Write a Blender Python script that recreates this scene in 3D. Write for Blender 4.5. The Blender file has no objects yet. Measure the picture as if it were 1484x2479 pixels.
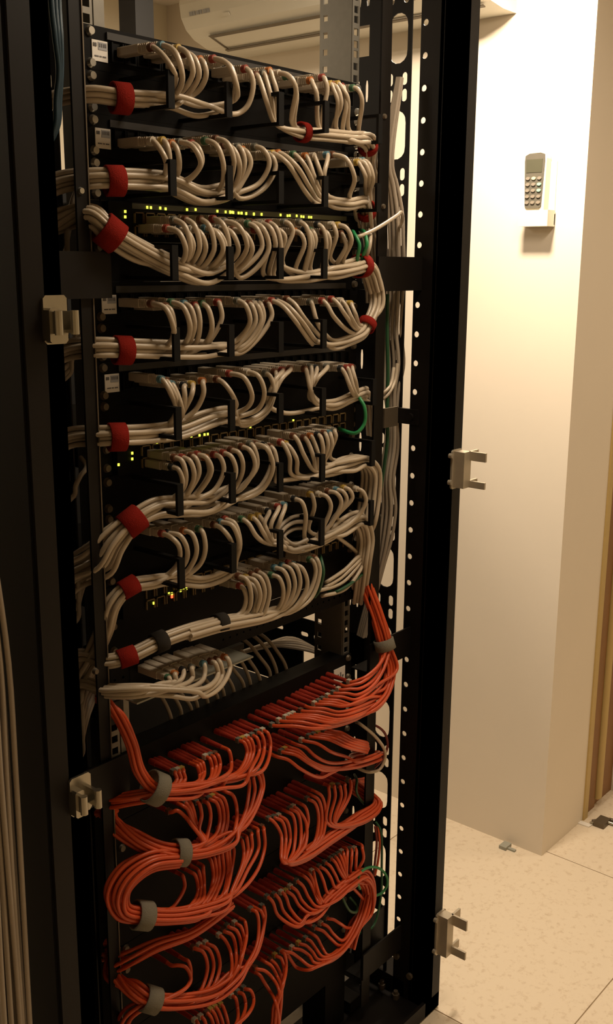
import bpy, math, random
from mathutils import Vector, Matrix
random.seed(7)
C = bpy.context.scene.collection
U = .04445
# ------------------------------------------------------------------ camera
CP = Vector((-.7487, -.9450, -.2463)); YAW, PIT, ROL, F = .870387, .234072, .0067385, 2509.98
cy, sy = math.cos(YAW), math.sin(YAW)
FW = Vector((sy*math.cos(PIT), cy*math.cos(PIT), -math.sin(PIT)))
R0 = Vector((cy, -sy, 0)); U0 = R0.cross(FW)
RT = math.cos(ROL)*R0 + math.sin(ROL)*U0; UP = -math.sin(ROL)*R0 + math.cos(ROL)*U0
cam = bpy.data.cameras.new('camera'); co = bpy.data.objects.new('camera', cam); C.objects.link(co)
M = Matrix((RT, UP, -FW)).transposed().to_4x4(); M.translation = CP; co.matrix_world = M
cam.sensor_fit = 'VERTICAL'; cam.sensor_height = 24.79; cam.lens = 25.0998; cam.clip_start = .02
bpy.context.scene.camera = co

def un(x, y, ax, val):            # the point where the sight line of a photo pixel meets a plane of the place
    d = (x-742)/F*RT - (y-1239.5)/F*UP + FW
    return CP + d*((val-CP[ax])/d[ax])
def pj(P):
    d = Vector(P)-CP; z = d.dot(FW); return 742+F*d.dot(RT)/z, 1239.5-F*d.dot(UP)/z

# ------------------------------------------------------------------ materials
def mat(name, col, rough=.5, metal=0., var=.06, scale=40., bump=0., emit=0., spec=.5):
    m = bpy.data.materials.new(name); m.use_nodes = True
    nt = m.node_tree; b = nt.nodes['Principled BSDF']
    b.inputs['Roughness'].default_value = rough; b.inputs['Metallic'].default_value = metal
    b.inputs['Specular IOR Level'].default_value = spec
    tc = nt.nodes.new('ShaderNodeTexCoord'); n = nt.nodes.new('ShaderNodeTexNoise')
    n.inputs['Scale'].default_value = scale; n.inputs['Detail'].default_value = 3
    nt.links.new(tc.outputs['Object'], n.inputs['Vector'])
    r = nt.nodes.new('ShaderNodeMapRange'); r.inputs['To Min'].default_value = 1-var; r.inputs['To Max'].default_value = 1+var
    nt.links.new(n.outputs['Fac'], r.inputs['Value'])
    mx = nt.nodes.new('ShaderNodeMix'); mx.data_type = 'RGBA'; mx.blend_type = 'MULTIPLY'; mx.inputs[0].default_value = 1
    mx.inputs[6].default_value = (*col, 1); nt.links.new(r.outputs['Result'], mx.inputs[7])
    nt.links.new(mx.outputs[2], b.inputs['Base Color'])
    if bump:
        bp = nt.nodes.new('ShaderNodeBump'); bp.inputs['Strength'].default_value = bump; bp.inputs['Distance'].default_value = .002
        nt.links.new(n.outputs['Fac'], bp.inputs['Height']); nt.links.new(bp.outputs['Normal'], b.inputs['Normal'])
    if emit:
        b.inputs['Emission Color'].default_value = (*col, 1); b.inputs['Emission Strength'].default_value = emit
    return m
K = dict(
 black=mat('black_paint', (.0055, .004, .003), .5, var=.15, spec=.2), blackm=mat('black_matt', (.004, .0035, .003), .7, spec=.15),
 panel=mat('panel_black', (.0035, .0028, .0022), .6, spec=.1), galv=mat('galvanised', (.20, .185, .155), .42, .5, .12, 90),
 zinc=mat('zinc', (.42, .39, .32), .27, .95, .1), zinc2=mat('zinc_dull', (.46, .40, .31), .5, .5, .15), screw=mat('screw_steel', (.6, .57, .5), .3, .9),
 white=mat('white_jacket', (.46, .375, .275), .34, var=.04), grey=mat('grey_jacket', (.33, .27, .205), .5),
 cream=mat('cream_plug', (.42, .35, .265), .5), dstrip=mat('strip_paper', (.02, .016, .012), .6), orange=mat('orange_jacket', (.56, .07, .016), .36), oboot=mat('orange_boot', (.28, .022, .009), .45),
 green=mat('green_jacket', (.02, .22, .07), .4), dgreen=mat('dark_green_jacket', (.012, .07, .025), .5), blue=mat('blue_jacket', (.008, .034, .055), .5),
 dred=mat('dark_red_jacket', (.16, .02, .012), .5),
 velred=mat('red_hook_and_loop', (.21, .013, .008), .95, bump=.6, scale=900, spec=.1), velgrey=mat('grey_hook_and_loop', (.20, .18, .14), .95, bump=.6, scale=900, spec=.1),
 velblack=mat('black_hook_and_loop', (.02, .017, .014), .9, spec=.2),
 label=mat('label_paper', (.78, .73, .66), .7), ink=mat('label_ink', (.16, .15, .15), .7), inkgrey=mat('label_grey_print', (.36, .36, .37), .7),
 t0=mat('tag_orange', (.40, .13, .03), .5), t1=mat('tag_red', (.24, .04, .025), .5), t2=mat('tag_blue', (.09, .19, .23), .5), t3=mat('tag_green', (.05, .12, .06), .5),
 t4=mat('tag_brown', (.12, .045, .02), .5), t5=mat('tag_yellow', (.42, .28, .06), .5), t6=mat('tag_white', (.48, .42, .33), .5), t7=mat('tag_black', (.02, .02, .02), .5), t8=mat('tag_grey', (.13, .125, .10), .5),
 led=mat('led_yellow', (.75, .8, .06), .4, emit=2.2), ledred=mat('led_red', (1, .1, .03), .4, emit=2.),
 wall=mat('wall_plaster', (.80, .715, .60), .85, var=.03, scale=6, bump=.05, spec=.2), wallb=mat('back_wall_paint', (.82, .75, .60), .85, var=.03, scale=6, spec=.2),
 ceil=mat('ceiling_paint', (.74, .68, .58), .9, var=.03), acw=mat('ac_plastic', (.70, .67, .58), .4, var=.02), acd=mat('ac_seam', (.16, .13, .09), .6),
 wood=mat('door_wood', (.23, .105, .03), .5, var=.25, scale=14), ochre=mat('trim_ochre', (.52, .37, .14), .5),
 remote=mat('remote_grey', (.11, .098, .075), .5), lcd=mat('remote_lcd', (.075, .072, .045), .3), btn=mat('button_grey', (.25, .21, .165), .5), btng=mat('button_green', (.28, .55, .38), .5), btny=mat('button_cream', (.72, .64, .36), .5),
 holder=mat('holder_plastic', (.78, .72, .6), .5, var=.02), tray=mat('pale_grey_sheet', (.33, .325, .27), .6), port=mat('port_gold', (.16, .10, .03), .5), strip=mat('led_strip_olive', (.035, .03, .008), .5), bolt=mat('dull_or_shaded_bolt', (.14, .11, .075), .5, .6),
)
def floor_mat():
    m = bpy.data.materials.new('floor_tile'); m.use_nodes = True; nt = m.node_tree; b = nt.nodes['Principled BSDF']; b.inputs['Roughness'].default_value = .45
    tc = nt.nodes.new('ShaderNodeTexCoord')
    n = nt.nodes.new('ShaderNodeTexNoise'); n.inputs['Scale'].default_value = 85; n.inputs['Detail'].default_value = 4; n.inputs['Roughness'].default_value = .65
    nt.links.new(tc.outputs['Object'], n.inputs['Vector'])
    r = nt.nodes.new('ShaderNodeValToRGB'); e = r.color_ramp.elements
    e[0].position = .30; e[0].color = (.62, .50, .365, 1); e[1].position = .47; e[1].color = (.735, .625, .48, 1)
    nt.links.new(n.outputs['Fac'], r.inputs['Fac']); nt.links.new(r.outputs['Color'], b.inputs['Base Color'])
    return m
K['floor'] = floor_mat()

# ------------------------------------------------------------------ mesh building
class MB:
    def __init__(s): s.v = []; s.f = []; s.sm = []
    def add(s, v, f, smooth=False):
        o = len(s.v); s.v += [tuple(p) for p in v]; s.f += [tuple(i+o for i in q) for q in f]; s.sm += [smooth]*len(f); return s
    def box(s, x0, x1, y0, y1, z0, z1):
        v = [(x, y, z) for x in (x0, x1) for y in (y0, y1) for z in (z0, z1)]
        return s.add(v, [(0, 1, 3, 2), (4, 6, 7, 5), (0, 4, 5, 1), (2, 3, 7, 6), (0, 2, 6, 4), (1, 5, 7, 3)])
    def bbox(s, x0, x1, y0, y1, z0, z1, b=.001):      # box with chamfered vertical and front edges
        return s.prism([(x0+b, z0), (x1-b, z0), (x1, z0+b), (x1, z1-b), (x1-b, z1), (x0+b, z1), (x0, z1-b), (x0, z0+b)], 1, y0, y1)
    def prism(s, poly, ax, a, b, smooth=False):       # polygon in the two other axes, run along axis ax from a to b
        def P(p, t): q = list(p); q.insert(ax, t); return q
        n = len(poly); v = [P(p, a) for p in poly]+[P(p, b) for p in poly]
        s.add(v, [(i, (i+1) % n, n+(i+1) % n, n+i) for i in range(n)], smooth)
        return s.add(v, [tuple(range(n)), tuple(range(2*n-1, n-1, -1))])
    def tube(s, pts, rad, n=8, caps=True):
        pts = [Vector(p) for p in pts]; m = len(pts)
        T = [(pts[min(i+1, m-1)]-pts[max(i-1, 0)]).normalized() for i in range(m)]
        a = Vector((0, 0, 1)) if abs(T[0].z) < .9 else Vector((1, 0, 0)); N = (a-T[0]*a.dot(T[0])).normalized()
        v = []
        for i, p in enumerate(pts):
            N = (N-T[i]*N.dot(T[i]))
            N = N.normalized() if N.length > 1e-6 else T[i].orthogonal().normalized()
            B = T[i].cross(N); r = rad[i] if isinstance(rad, (list, tuple)) else rad
            v += [p+(N*math.cos(2*math.pi*k/n)+B*math.sin(2*math.pi*k/n))*r for k in range(n)]
        f = [(i*n+k, i*n+(k+1) % n, (i+1)*n+(k+1) % n, (i+1)*n+k) for i in range(m-1) for k in range(n)]
        s.add(v, f, True)
        if caps: s.add(v[:n]+v[-n:], [tuple(range(n-1, -1, -1)), tuple(range(n, 2*n))])
        return s
    def cyl(s, p, q, r, n=14, r2=None): return s.tube([p, q], [r, r if r2 is None else r2], n)
    def plate(s, ax, at, th, cells):                  # sheet across axis ax; cells = (u0,u1,v0,v1,hole) with hole None or (uc,vc,hu,hv,round)
        def P(u, v, t): q = [u, v]; q.insert(ax, t); return q
        for u0, u1, v0, v1, h in cells:
            if not h:
                s.prism([(u0, v0), (u1, v0), (u1, v1), (u0, v1)], ax, at, at+th); continue
            uc, vc, hu, hv, rd = h
            an = sorted([2*math.pi*(k+.5)/28 for k in range(28)]+[math.atan2(b-vc, a-uc) % (2*math.pi) for a in (u0, u1) for b in (v0, v1)]+([math.atan2(b, a) % (2*math.pi) for a in (-hu, hu) for b in (-hv, hv)] if not rd else []))
            O = []; I = []
            for t in an:
                c, d = math.cos(t), math.sin(t)
                k = min(((u1-uc)/c if c > 1e-9 else (u0-uc)/c if c < -1e-9 else 9), ((v1-vc)/d if d > 1e-9 else (v0-vc)/d if d < -1e-9 else 9)); O.append((uc+c*k, vc+d*k))
                if not rd:
                    k = min(hu/abs(c) if abs(c) > 1e-9 else 9, hv/abs(d) if abs(d) > 1e-9 else 9)
                else:                                 # stadium: radius = smaller half size
                    r = min(hu, hv); e = abs(hu-hv); lu, lv = (e, 0) if hu > hv else (0, e)
                    lo, hi = 0, 1.
                    for _ in range(24):
                        mid = (lo+hi)/2; a, b = abs(c*mid), abs(d*mid)
                        if math.hypot(max(a-lu, 0), max(b-lv, 0)) < r: lo = mid
                        else: hi = mid
                    k = lo
                I.append((uc+c*k, vc+d*k))
            n = len(an); v = [P(*p, at) for p in O]+[P(*p, at) for p in I]+[P(*p, at+th) for p in O]+[P(*p, at+th) for p in I]
            f = []
            for i in range(n):
                j = (i+1) % n; f += [(i, j, n+j, n+i), (2*n+j, 2*n+i, 3*n+i, 3*n+j), (n+i, n+j, 3*n+j, 3*n+i), (j, i, 2*n+i, 2*n+j)]
            s.add(v, f)
        return s
    def mesh(s, name, m):
        me = bpy.data.meshes.new(name); me.from_pydata(s.v, [], s.f); me.polygons.foreach_set('use_smooth', s.sm); me.materials.append(m); me.validate(); me.update(); return me
    def obj(s, name, m, parent=None, loc=(0, 0, 0)):
        loc = Vector(loc); s.v = [tuple(Vector(p)-loc) for p in s.v]
        o = bpy.data.objects.new(name, s.mesh(name, K[m] if isinstance(m, str) else m)); C.objects.link(o)
        if parent: o.parent = parent; o.location = loc-world(parent)
        else: o.location = loc
        return o
def world(o):
    p = Vector(o.location)
    while o.parent: o = o.parent; p += Vector(o.location)
    return p
def tag(o, label, cat, group=None):
    o['label'] = label; o['category'] = cat
    if group: o['group'] = group
    return o
def empty(name, loc, label, cat, group=None):
    o = bpy.data.objects.new(name, None); C.objects.link(o); o.location = loc; o.empty_display_size = .02; return tag(o, label, cat, group)
def struct(o): o['kind'] = 'structure'; return o
def ordn(i):
    w = 'first second third fourth fifth sixth seventh eighth ninth tenth eleventh twelfth thirteenth fourteenth fifteenth sixteenth seventeenth eighteenth nineteenth twentieth'.split()
    return w[i] if i < 20 else 'twenty-'+w[i-20]

# ------------------------------------------------------------------ the room
FZ, CZ, WX = -1.545, .392, 1.206
fl = MB()
gx = [-2.35+i*.6-.02-.6*0 for i in range(9)]; x0 = .63-.6*5; gx = [x0+.6*i for i in range(9)]; gy = [-3.0+.6*i-.3+.3 for i in range(9)]; gy = [-2.7+.6*i for i in range(8)]
for i in range(len(gx)-1):
    for j in range(len(gy)-1):
        g = .0012; fl.box(gx[i]+g, gx[i+1]-g, gy[j]+g, gy[j+1]-g, FZ-.03, FZ)
fl.box(gx[0], gx[-1], gy[0], gy[-1], FZ-.05, FZ-.004)
struct(fl.obj('floor', 'floor'))
RX, LX, FY, BY = 2.4, -2.37, -2.6, 1.18
struct(MB().box(LX, RX, FY, BY, CZ, CZ+.1).obj('ceiling', 'ceil'))
struct(MB().prism([(WX, BY), (WX, 0), (1.412, 0), (1.412, .1), (1.60, .1), (1.60, .0), (RX, 0), (RX, BY)], 2, FZ, CZ).obj('wall_right', 'wall'))
struct(MB().box(LX, WX, BY, BY+.1, FZ, CZ).obj('wall_back', 'wallb'))
struct(MB().box(LX-.1, LX, FY, BY, FZ, CZ).obj('wall_left', 'wallb'))
struct(MB().box(LX, RX, FY-.1, FY, FZ, CZ).obj('wall_front', 'wallb'))
struct(MB().box(RX, RX+.1, FY, 0, FZ, CZ).obj('wall_far_right', 'wallb'))
# doorway trim beside the column
t1 = MB().box(1.412, 1.432, -.004, .03, FZ, .3)
t1.box(1.432, 1.436, -.001, .03, FZ, .3)
struct(t1.obj('trim_1', 'ochre'))
d1 = struct(MB().box(1.436, 1.49, .006, .03, FZ, .3).box(1.49, 1.60, .012, .03, FZ, .3).obj('door_1', 'wood'))
struct(MB().prism([(1.492, .012), (1.494, .0), (1.506, -.004), (1.518, .0), (1.520, .012)], 2, FZ+.02, .3, True).obj('trim_2', 'ochre'))

# ------------------------------------------------------------------ air conditioner, remote, lamps
ac = empty('air_conditioner', (WX, .55, .3), 'white wall-mounted air conditioner unit under the ceiling', 'air conditioner')
prof = [(WX, .238), (1.155, .238), (1.10, .245), (1.06, .258), (1.035, .275), (1.02, .298), (1.015, .325), (1.02, .36), (1.04, .38), (WX, .38)]
MB().prism([(x, z) for x, z in prof], 1, .171, .93).obj('body', 'acw', ac)
def acstrip(pts, y0, y1, m, name):                     # thin raised or dark band following the front curve
    b = MB(); n = len(pts)
    v = [(x, y, z) for y in (y0, y1) for x, z in pts]; b.add(v, [(i, i+1, n+i+1, n+i) for i in range(n-1)]); return b.obj(name, m, ac)
MB().prism([(1.112, .2405), (1.120, .2385), (1.120, .2365), (1.110, .2385)], 1, .19, .88).obj('louvre_seam', 'acd', ac)
MB().prism([(1.052, .2600), (1.058, .2565), (1.056, .2545), (1.049, .2585)], 1, .19, .87).obj('louvre_seam', 'acd', ac)
MB().prism([(1.052, .2600), (1.112, .2415), (1.111, .2385), (1.049, .2585)], 1, .87, .873).obj('louvre_end', 'acd', ac)
MB().prism([(1.0255, .287), (1.022, .2925), (1.0205, .292), (1.024, .286)], 1, .78, .80).obj('indicator_or_highlight', 'acw', ac)  # raised sliver put in for a highlight on the casing
mk = MB()
for i, w in enumerate((.010, .007, .009, .006, .010, .008)):
    y = .90-i*.011; mk.prism([(1.0190, .299), (1.0172, .307), (1.0162, .307), (1.0180, .299)], 1, y-w, y)
mk.obj('maker_mark', 'inkgrey', ac)

rm = empty('remote_control', (WX-.02, .1, -.10), 'grey air conditioner remote control standing in a wall holder', 'remote control')
MB().prism([(.076, -.145), (.080, -.150), (.118, -.150), (.123, -.145), (.126, -.04), (.124, -.031), (.115, -.027), (.085, -.027), (.077, -.030), (.075, -.04)], 0, WX-.022, WX-.004).obj('case', 'holder', rm)
MB().prism([(.0815, -.130), (.086, -.134), (.113, -.134), (.117, -.130), (.1215, -.045), (.1205, -.034), (.112, -.030), (.088, -.029), (.079, -.032), (.078, -.045)], 0, WX-.0245, WX-.021).obj('face', 'remote', rm)
MB().prism([(.083, -.066), (.117, -.066), (.118, -.041), (.082, -.041)], 0, WX-.0252, WX-.024).obj('screen', 'lcd', rm)
for r in range(5):
    for c in range(3):
        y = .112-c*.0125; z = -.077-r*.0115
        m = 'btny' if (r, c) == (0, 1) else 'btng' if c == 2 and r in (1, 2) else 'btn'
        MB().prism([(y+.0045*math.cos(a), z+.003*math.sin(a)) for a in [k*math.pi/5 for k in range(10)]], 0, WX-.0268, WX-.024).obj('button', m, rm)
hd = empty('remote_holder', (WX, .09, -.15), 'white plastic holder cup screwed to the column wall below the remote', 'holder')
MB().box(WX-.003, WX, .062, .122, -.166, -.045).obj('back_plate', 'holder', hd)
MB().box(WX-.034, WX-.030, .060, .124, -.166, -.138).box(WX-.030, WX-.003, .060, .0635, -.166, -.138).box(WX-.030, WX-.003, .1205, .124, -.166, -.138).box(WX-.034, WX-.003, .060, .124, -.169, -.166).obj('cup', 'holder', hd)
MB().box(WX-.006, WX-.003, .060, .124, -.166, -.145).obj('cup_back', 'holder', hd)

def lamp(name, x, y, w, d, energy, label, col, z=CZ-.035):
    r = empty('ceiling_light', (x, y, CZ-.03), label, 'ceiling light')  # also used for the two added fill lights
    MB().box(x-w/2-.02, x+w/2+.02, y-d/2-.02, y+d/2+.02, CZ-.03, CZ-.001).obj('housing', 'acw', r)
    L = bpy.data.lights.new(name, 'AREA'); L.shape = 'RECTANGLE'; L.size = w; L.size_y = d; L.energy = energy; L.color = col
    o = bpy.data.objects.new(name, L); C.objects.link(o); o.location = (x, y, z); return o
LCOL = (1., .83, .625)
lamp('lamp_by_column', .85, .03, .10, .14, 16.5, 'white ceiling light in front of the column wall', LCOL)
lamp('lamp_over_aisle', .42, -.42, .5, .14, 6.2, 'white ceiling light over the aisle in front of the rack', LCOL)
lamp('fill_by_door', 1.95, -.85, .4, .16, 5.0, 'added unseen fill light on the ceiling near the door', LCOL)  # fill light added to brighten the floor and column end
lamp('fill_behind_rack', -.35, .95, .4, .12, 8.0, 'added unseen fill light on the ceiling behind the rack', LCOL)  # fill light added to brighten the back wall and air conditioner

# bits of rubbish on the floor
p = un(1225, 2053, 2, FZ); d = MB()
d.box(p.x-.012, p.x+.014, p.y-.006, p.y+.012, FZ, FZ+.008).box(p.x-.004, p.x+.004, p.y-.024, p.y-.006, FZ, FZ+.004)
tag(d.obj('plastic_clip', 'tray', loc=(p.x, p.y, FZ)), 'small grey plastic clip lying on the floor by the column', 'clip')
p = un(1470, 1995, 2, FZ); hb = empty('metal_bracket', (p.x, p.y, FZ), 'grey metal bracket lying on the floor near the door', 'bracket')
MB().tube([(p.x-.03, p.y+.03, FZ+.004), (p.x+.0, p.y+.0, FZ+.006), (p.x+.005, p.y-.09, FZ+.005)], .004).obj('rod', 'zinc', hb)
MB().tube([(p.x-.018, p.y+.03, FZ+.004), (p.x+.014, p.y+.0, FZ+.006), (p.x+.020, p.y-.09, FZ+.005)], .0045).obj('rod', 'bolt', hb)
MB().box(p.x-.03, p.x+.01, p.y-.004, p.y+.022, FZ, FZ+.012).obj('clamp', 'bolt', hb)
p = un(1410, 1994, 2, FZ)
tag(MB().prism([(p.x-.008, p.y-.02), (p.x+.008, p.y-.022), (p.x+.004, p.y+.02), (p.x-.009, p.y+.012)], 2, FZ, FZ+.003).obj('paper_scrap', 'label', loc=(p.x, p.y, FZ)), 'white paper scrap on the floor at the foot of the door trim', 'paper scrap')

# ------------------------------------------------------------------ the rack
RK = empty('server_rack', (.2413, .3, FZ), 'black open-fronted network rack full of looping white and orange cables', 'rack')
TZ = .372; BZ = FZ+.003
XL0, XL1, XR0, XR1 = -.157, -.1125, .5965, .640
YF = -.093
for x0, x1 in ((XL0, XL1), (XR0, XR1)):               # front corner posts with a folded profile
    b = MB(); b.box(x0, x1, YF, YF+.004, BZ, TZ)
    s = 1 if x0 > 0 else -1
    xi = x0 if s > 0 else x1; xo = x1 if s > 0 else x0
    b.box(min(xi, xi+s*.004), max(xi, xi+s*.004), YF+.004, -.046, BZ, TZ).box(min(xo, xo-s*.004), max(xo, xo-s*.004), YF+.004, -.06, BZ, TZ)
    b.box(min(xi, xi+s*.012), max(xi, xi+s*.012), -.062, -.056, BZ, TZ).box(min(xi, xi+s*.02), max(xi, xi+s*.02), YF, YF+.03, BZ, TZ)
    b.obj('front_post', 'black', RK)
    # perforated inner flange, a round hole every rack unit
    cells = []; z = .095+U*6
    cells = [(-.046, -.022, .095-(k+.5)*U, .095-(k-.5)*U, (-.030, .095-k*U, .0046, .0046, True)) for k in range(-5, 34)]
    cells.append((-.046, -.022, BZ, .095-33.5*U, None))
    MB().plate(0, xi-(.002 if s < 0 else 0), .002, cells).obj('perforated_flange', 'black', RK)
for x0, x1 in ((XL0, XL1), (XR0, XR1)):
    MB().box(x0, x1, .60, .645, BZ, TZ).obj('rear_post', 'black', RK)
MB().box(XL0, XR1, YF, -.03, TZ-.05, TZ).box(XL0, XR1, .6, .645, TZ-.05, TZ).box(XL0, XL1, -.03, .6, TZ-.05, TZ).box(XR0, XR1, -.03, .6, TZ-.02, TZ).obj('top_frame', 'black', RK)
# side sheet on the left
MB().box(XL0-.003, XL0, YF+.005, .645, BZ, TZ).obj('side_panel', 'blackm', RK)
MB().box(XL0, XR1, .646, .652, BZ, -.10).obj('rear_light_block', 'blackm', RK)  # unseen sheet added to keep the rear fill light out of the rack
# base frame
b = MB(); b.box(XL0, XR1, YF, YF+.006, BZ, BZ+.03).box(XL0+.044, XR0, YF+.006, .06, BZ+.012, BZ+.018).box(XL0, XR1, .6, .645, BZ, BZ+.05)
b.box(XL0, XL1, -.03, .6, BZ, BZ+.05).box(XR0, XR1, -.046, .6, BZ, BZ+.05); b.obj('base_frame', 'black', RK)
b = MB()
for y in (.14, .27, .40, .52): b.box(XL1, XR0, y, y+.025, BZ+.02, BZ+.04)
for x in (.15, .33, .50): b.box(x, x+.03, .0, .6, BZ+.02, BZ+.04)
b.obj('base_grid', 'black', RK)
for px, py in ((925, 2377), (958, 2402), (880, 2381)):
    q = un(px, py, 2, BZ+.03); MB().cyl((q.x, q.y, BZ+.018), (q.x, q.y, BZ+.027), .007, 6).cyl((q.x, q.y, BZ+.027), (q.x, q.y, BZ+.033), .004, 10).obj('bolt', 'bolt', RK)
for px, py in ((961, 2313), (993, 2362)):
    q = un(px, py, 0, XR0); MB().cyl((XR0+.001, q.y, q.z), (XR0-.005, q.y, q.z), .006, 8).obj('bolt', 'bolt', RK)
# 19 inch mounting rails (galvanised), square holes
for s, x0, x1 in ((-1, .0, .016), (1, .4666, .4826)):
    cells = []
    for k in range(-7, 32):
        zc = -.0222-k*U
        for dz in (-.0159, 0, .0159): cells.append((x0, x1, zc+dz-(.0064 if dz < 0 else .00795), zc+dz+(.0064 if dz > 0 else .00795), ((x0+x1)/2, zc+dz, .0046, .0046, False)))
    m = MB().plate(1, .0025, .002, cells)
    xw = x1 if s < 0 else x0; za, zb = -32*U, .33
    m.box(xw-.001, xw+.001, .0045, .040, za, zb)
    c2 = [(.040, .060, -.0222-(k+.5)*U*.5, -.0222-(k-.5)*U*.5, (.050, -.0222-k*U*.5, .004, .004, False)) for k in range(-14, 63)]
    m.plate(0, xw-.001, .002, c2) if s > 0 else m.box(xw-.001, xw+.001, .040, .060, za, zb)
    if s < 0: m.box(.0195, .034, .0045, .007, za, zb)
    m.obj('mounting_rail', 'galv', RK)
MB().box(.0, .05, .0, .05, BZ, -32*U).obj('rail_foot_shade', 'blackm', RK)  # black blocks put in for the unlit lower ends of the rails
MB().box(.43, .4826, .0, .05, BZ, -32*U).obj('rail_foot_shade', 'blackm', RK)
# forward lip strips beside the rails
for x0, x1 in ((-.041, -.0255), (.490, .513)):
    m = MB().box(x0, x1, -.031, -.028, -.0222-33*U, TZ-.05)
    if x0 < 0: m.box(x0, x0+.002, -.028, .11, -.0222-33*U, TZ-.05) if False else None
    m.obj('cable_channel_strip', 'black', RK)
MB().box(-.0258, -.0243, -.0325, -.028, -.0222-33*U, TZ-.05).obj('lit_strip_edge', 'bolt', RK)  # paler metal bead standing in for the lit edge of the strip
for px, py, mm in ((195, 462, 'screw'), (231, 1625, 'bolt'), (927, 500, 'bolt'), (930, 282, 'bolt')):
    q = un(px, py, 1, -.031); MB().cyl((q.x, -.030, q.z), (q.x, -.034, q.z), .0042, 12, .003).obj('strip_screw', mm, RK)
# slotted side plates at the right, and the ones behind the left channel
P3 = .1355; cells = []; cells2 = []
for k in range(-2, 12):
    zc = .080-k*P3
    cells.append((-.004, .060, zc-.045, zc+.045, (.020, zc, .0165, .035, True)))
    for z in (zc-.0565, zc-.0795):
        a = zc-.045 if z > zc-.06 else zc-.068; bb = zc-.068 if z > zc-.06 else zc-P3+.045
        for u0, u1, uc in ((-.004, .020, .0075), (.020, .060, .0335)): cells.append((u0, u1, bb, a, (uc, z, .0048, .0090, True)))
    if k == 0: cells2.append((.060, .14, zc-.045, zc+.045, (.096, zc+.004, .022, .022, False)))
    else: cells2.append((.060, .14, zc-.045, zc+.045, (.10, zc, .003, .013, True)))
    for u0, u1 in ((.060, .085), (.085, .102), (.102, .14)): cells2.append((u0, u1, zc-P3+.045, zc-.045, ({.060: .0775, .085: .0935, .102: .1095}[u0], zc-.0678, .0028, .016, True)))
MB().plate(0, .6, .002, cells).obj('slotted_side_plate', 'black', RK)
MB().plate(0, .6, .002, cells2).obj('slotted_side_plate', 'black', RK)
cl = []
for k in range(-2, 12):
    zc = .078-k*P3
    for z in (zc, zc-.0235): cl.append((.02, .075, z-.01175, z+.01175, (.031, z, .0032, .0085, True)))
    cl.append((.02, .075, zc-P3+.01175, zc-.03525, None)); cl.append((.075, .22, zc-P3+.01175, zc+.01175, None))
MB().plate(0, -.022, .002, cl).obj('slotted_side_plate', 'black', RK)
# brackets joining posts and rails
for zc in (-.2585, -.848, -1.405):
    for x0, x1 in ((-.1125, -.003), (.4855, .5965)):
        m = MB().box(x0, x1, -.037, -.034, zc-.0245, zc+.0245).box(x0, x1, -.034, .0, zc-.0245, zc-.0225)
        m.obj('rail_bracket', 'black', RK)
for x in (.513,): MB().box(x, .6, -.0, .003, -1.46, -1.36).obj('lower_gusset', 'black', RK)
# bright catches for the doors
def catch_left(px, py, h):
    q = un(px, py, 1, YF); x, z = q.x, q.z
    r = MB().bbox(x-.014, x+.014, YF-.003, YF, z-h, z+.003, .003).bbox(x-.014, x-.002, YF-.012, YF-.003, z-h+.002, z-.009, .002)
    for xx in (x-.010, x+.009):
        r.box(xx-.0022, xx+.0022, YF-.022, YF-.003, z-h+.011, z-.012)
        r.cyl((xx, YF-.021, z-.011), (xx, YF-.021, z-h+.010), .0042, 12)
    r.box(x-.010, x+.009, YF-.010, YF-.003, z-h+.009, z-h+.014)
    o = r.obj('door_catch', 'zinc', RK); o['label'] = 'bright zinc catch'
catch_left(128, 722, .044); catch_left(190, 1882, .042)
def catch_right(px, py, h):
    q = un(px, py, 1, YF); x, z = q.x, q.z
    r = MB().bbox(x, x+.028, YF-.003, YF, z-h, z, .003).box(x+.004, x+.024, YF-.022, YF-.003, z-h+.003, z-.002)
    r.box(x+.020, x+.024, YF-.05, YF-.02, z-h*.26, z-.002).box(x+.020, x+.024, YF-.05, YF-.02, z-h+.003, z-h*.78)
    r.box(x+.022, x+.046, YF-.022, YF-.018, z-h*.26, z-.002).box(x+.022, x+.046, YF-.022, YF-.018, z-h+.003, z-h*.78)
    for zz in (z-.008, z-h+.012): r.cyl((x-.004, YF-.006, zz), (x-.004, YF, zz), .004, 10)
    o = r.obj('door_catch', 'zinc2', RK); o['label'] = 'bright zinc catch'
catch_right(1092, 1090, .062); catch_right(1055, 2214, .082)
# small clamp across the right gap
q = un(1000, 1008, 0, .599)
m = MB().box(.592, .599, -.040, .004, q.z-.012, q.z+.012).cyl((.592, q.y, q.z), (.588, q.y, q.z), .006, 10); m.obj('cable_clamp', 'black', RK)
q2 = un(942, 1008, 1, -.012); MB().box(q2.x-.018, q2.x+.018, -.016, -.012, q2.z-.016, q2.z+.014).obj('clamp_pad', 'bolt', RK)

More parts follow.
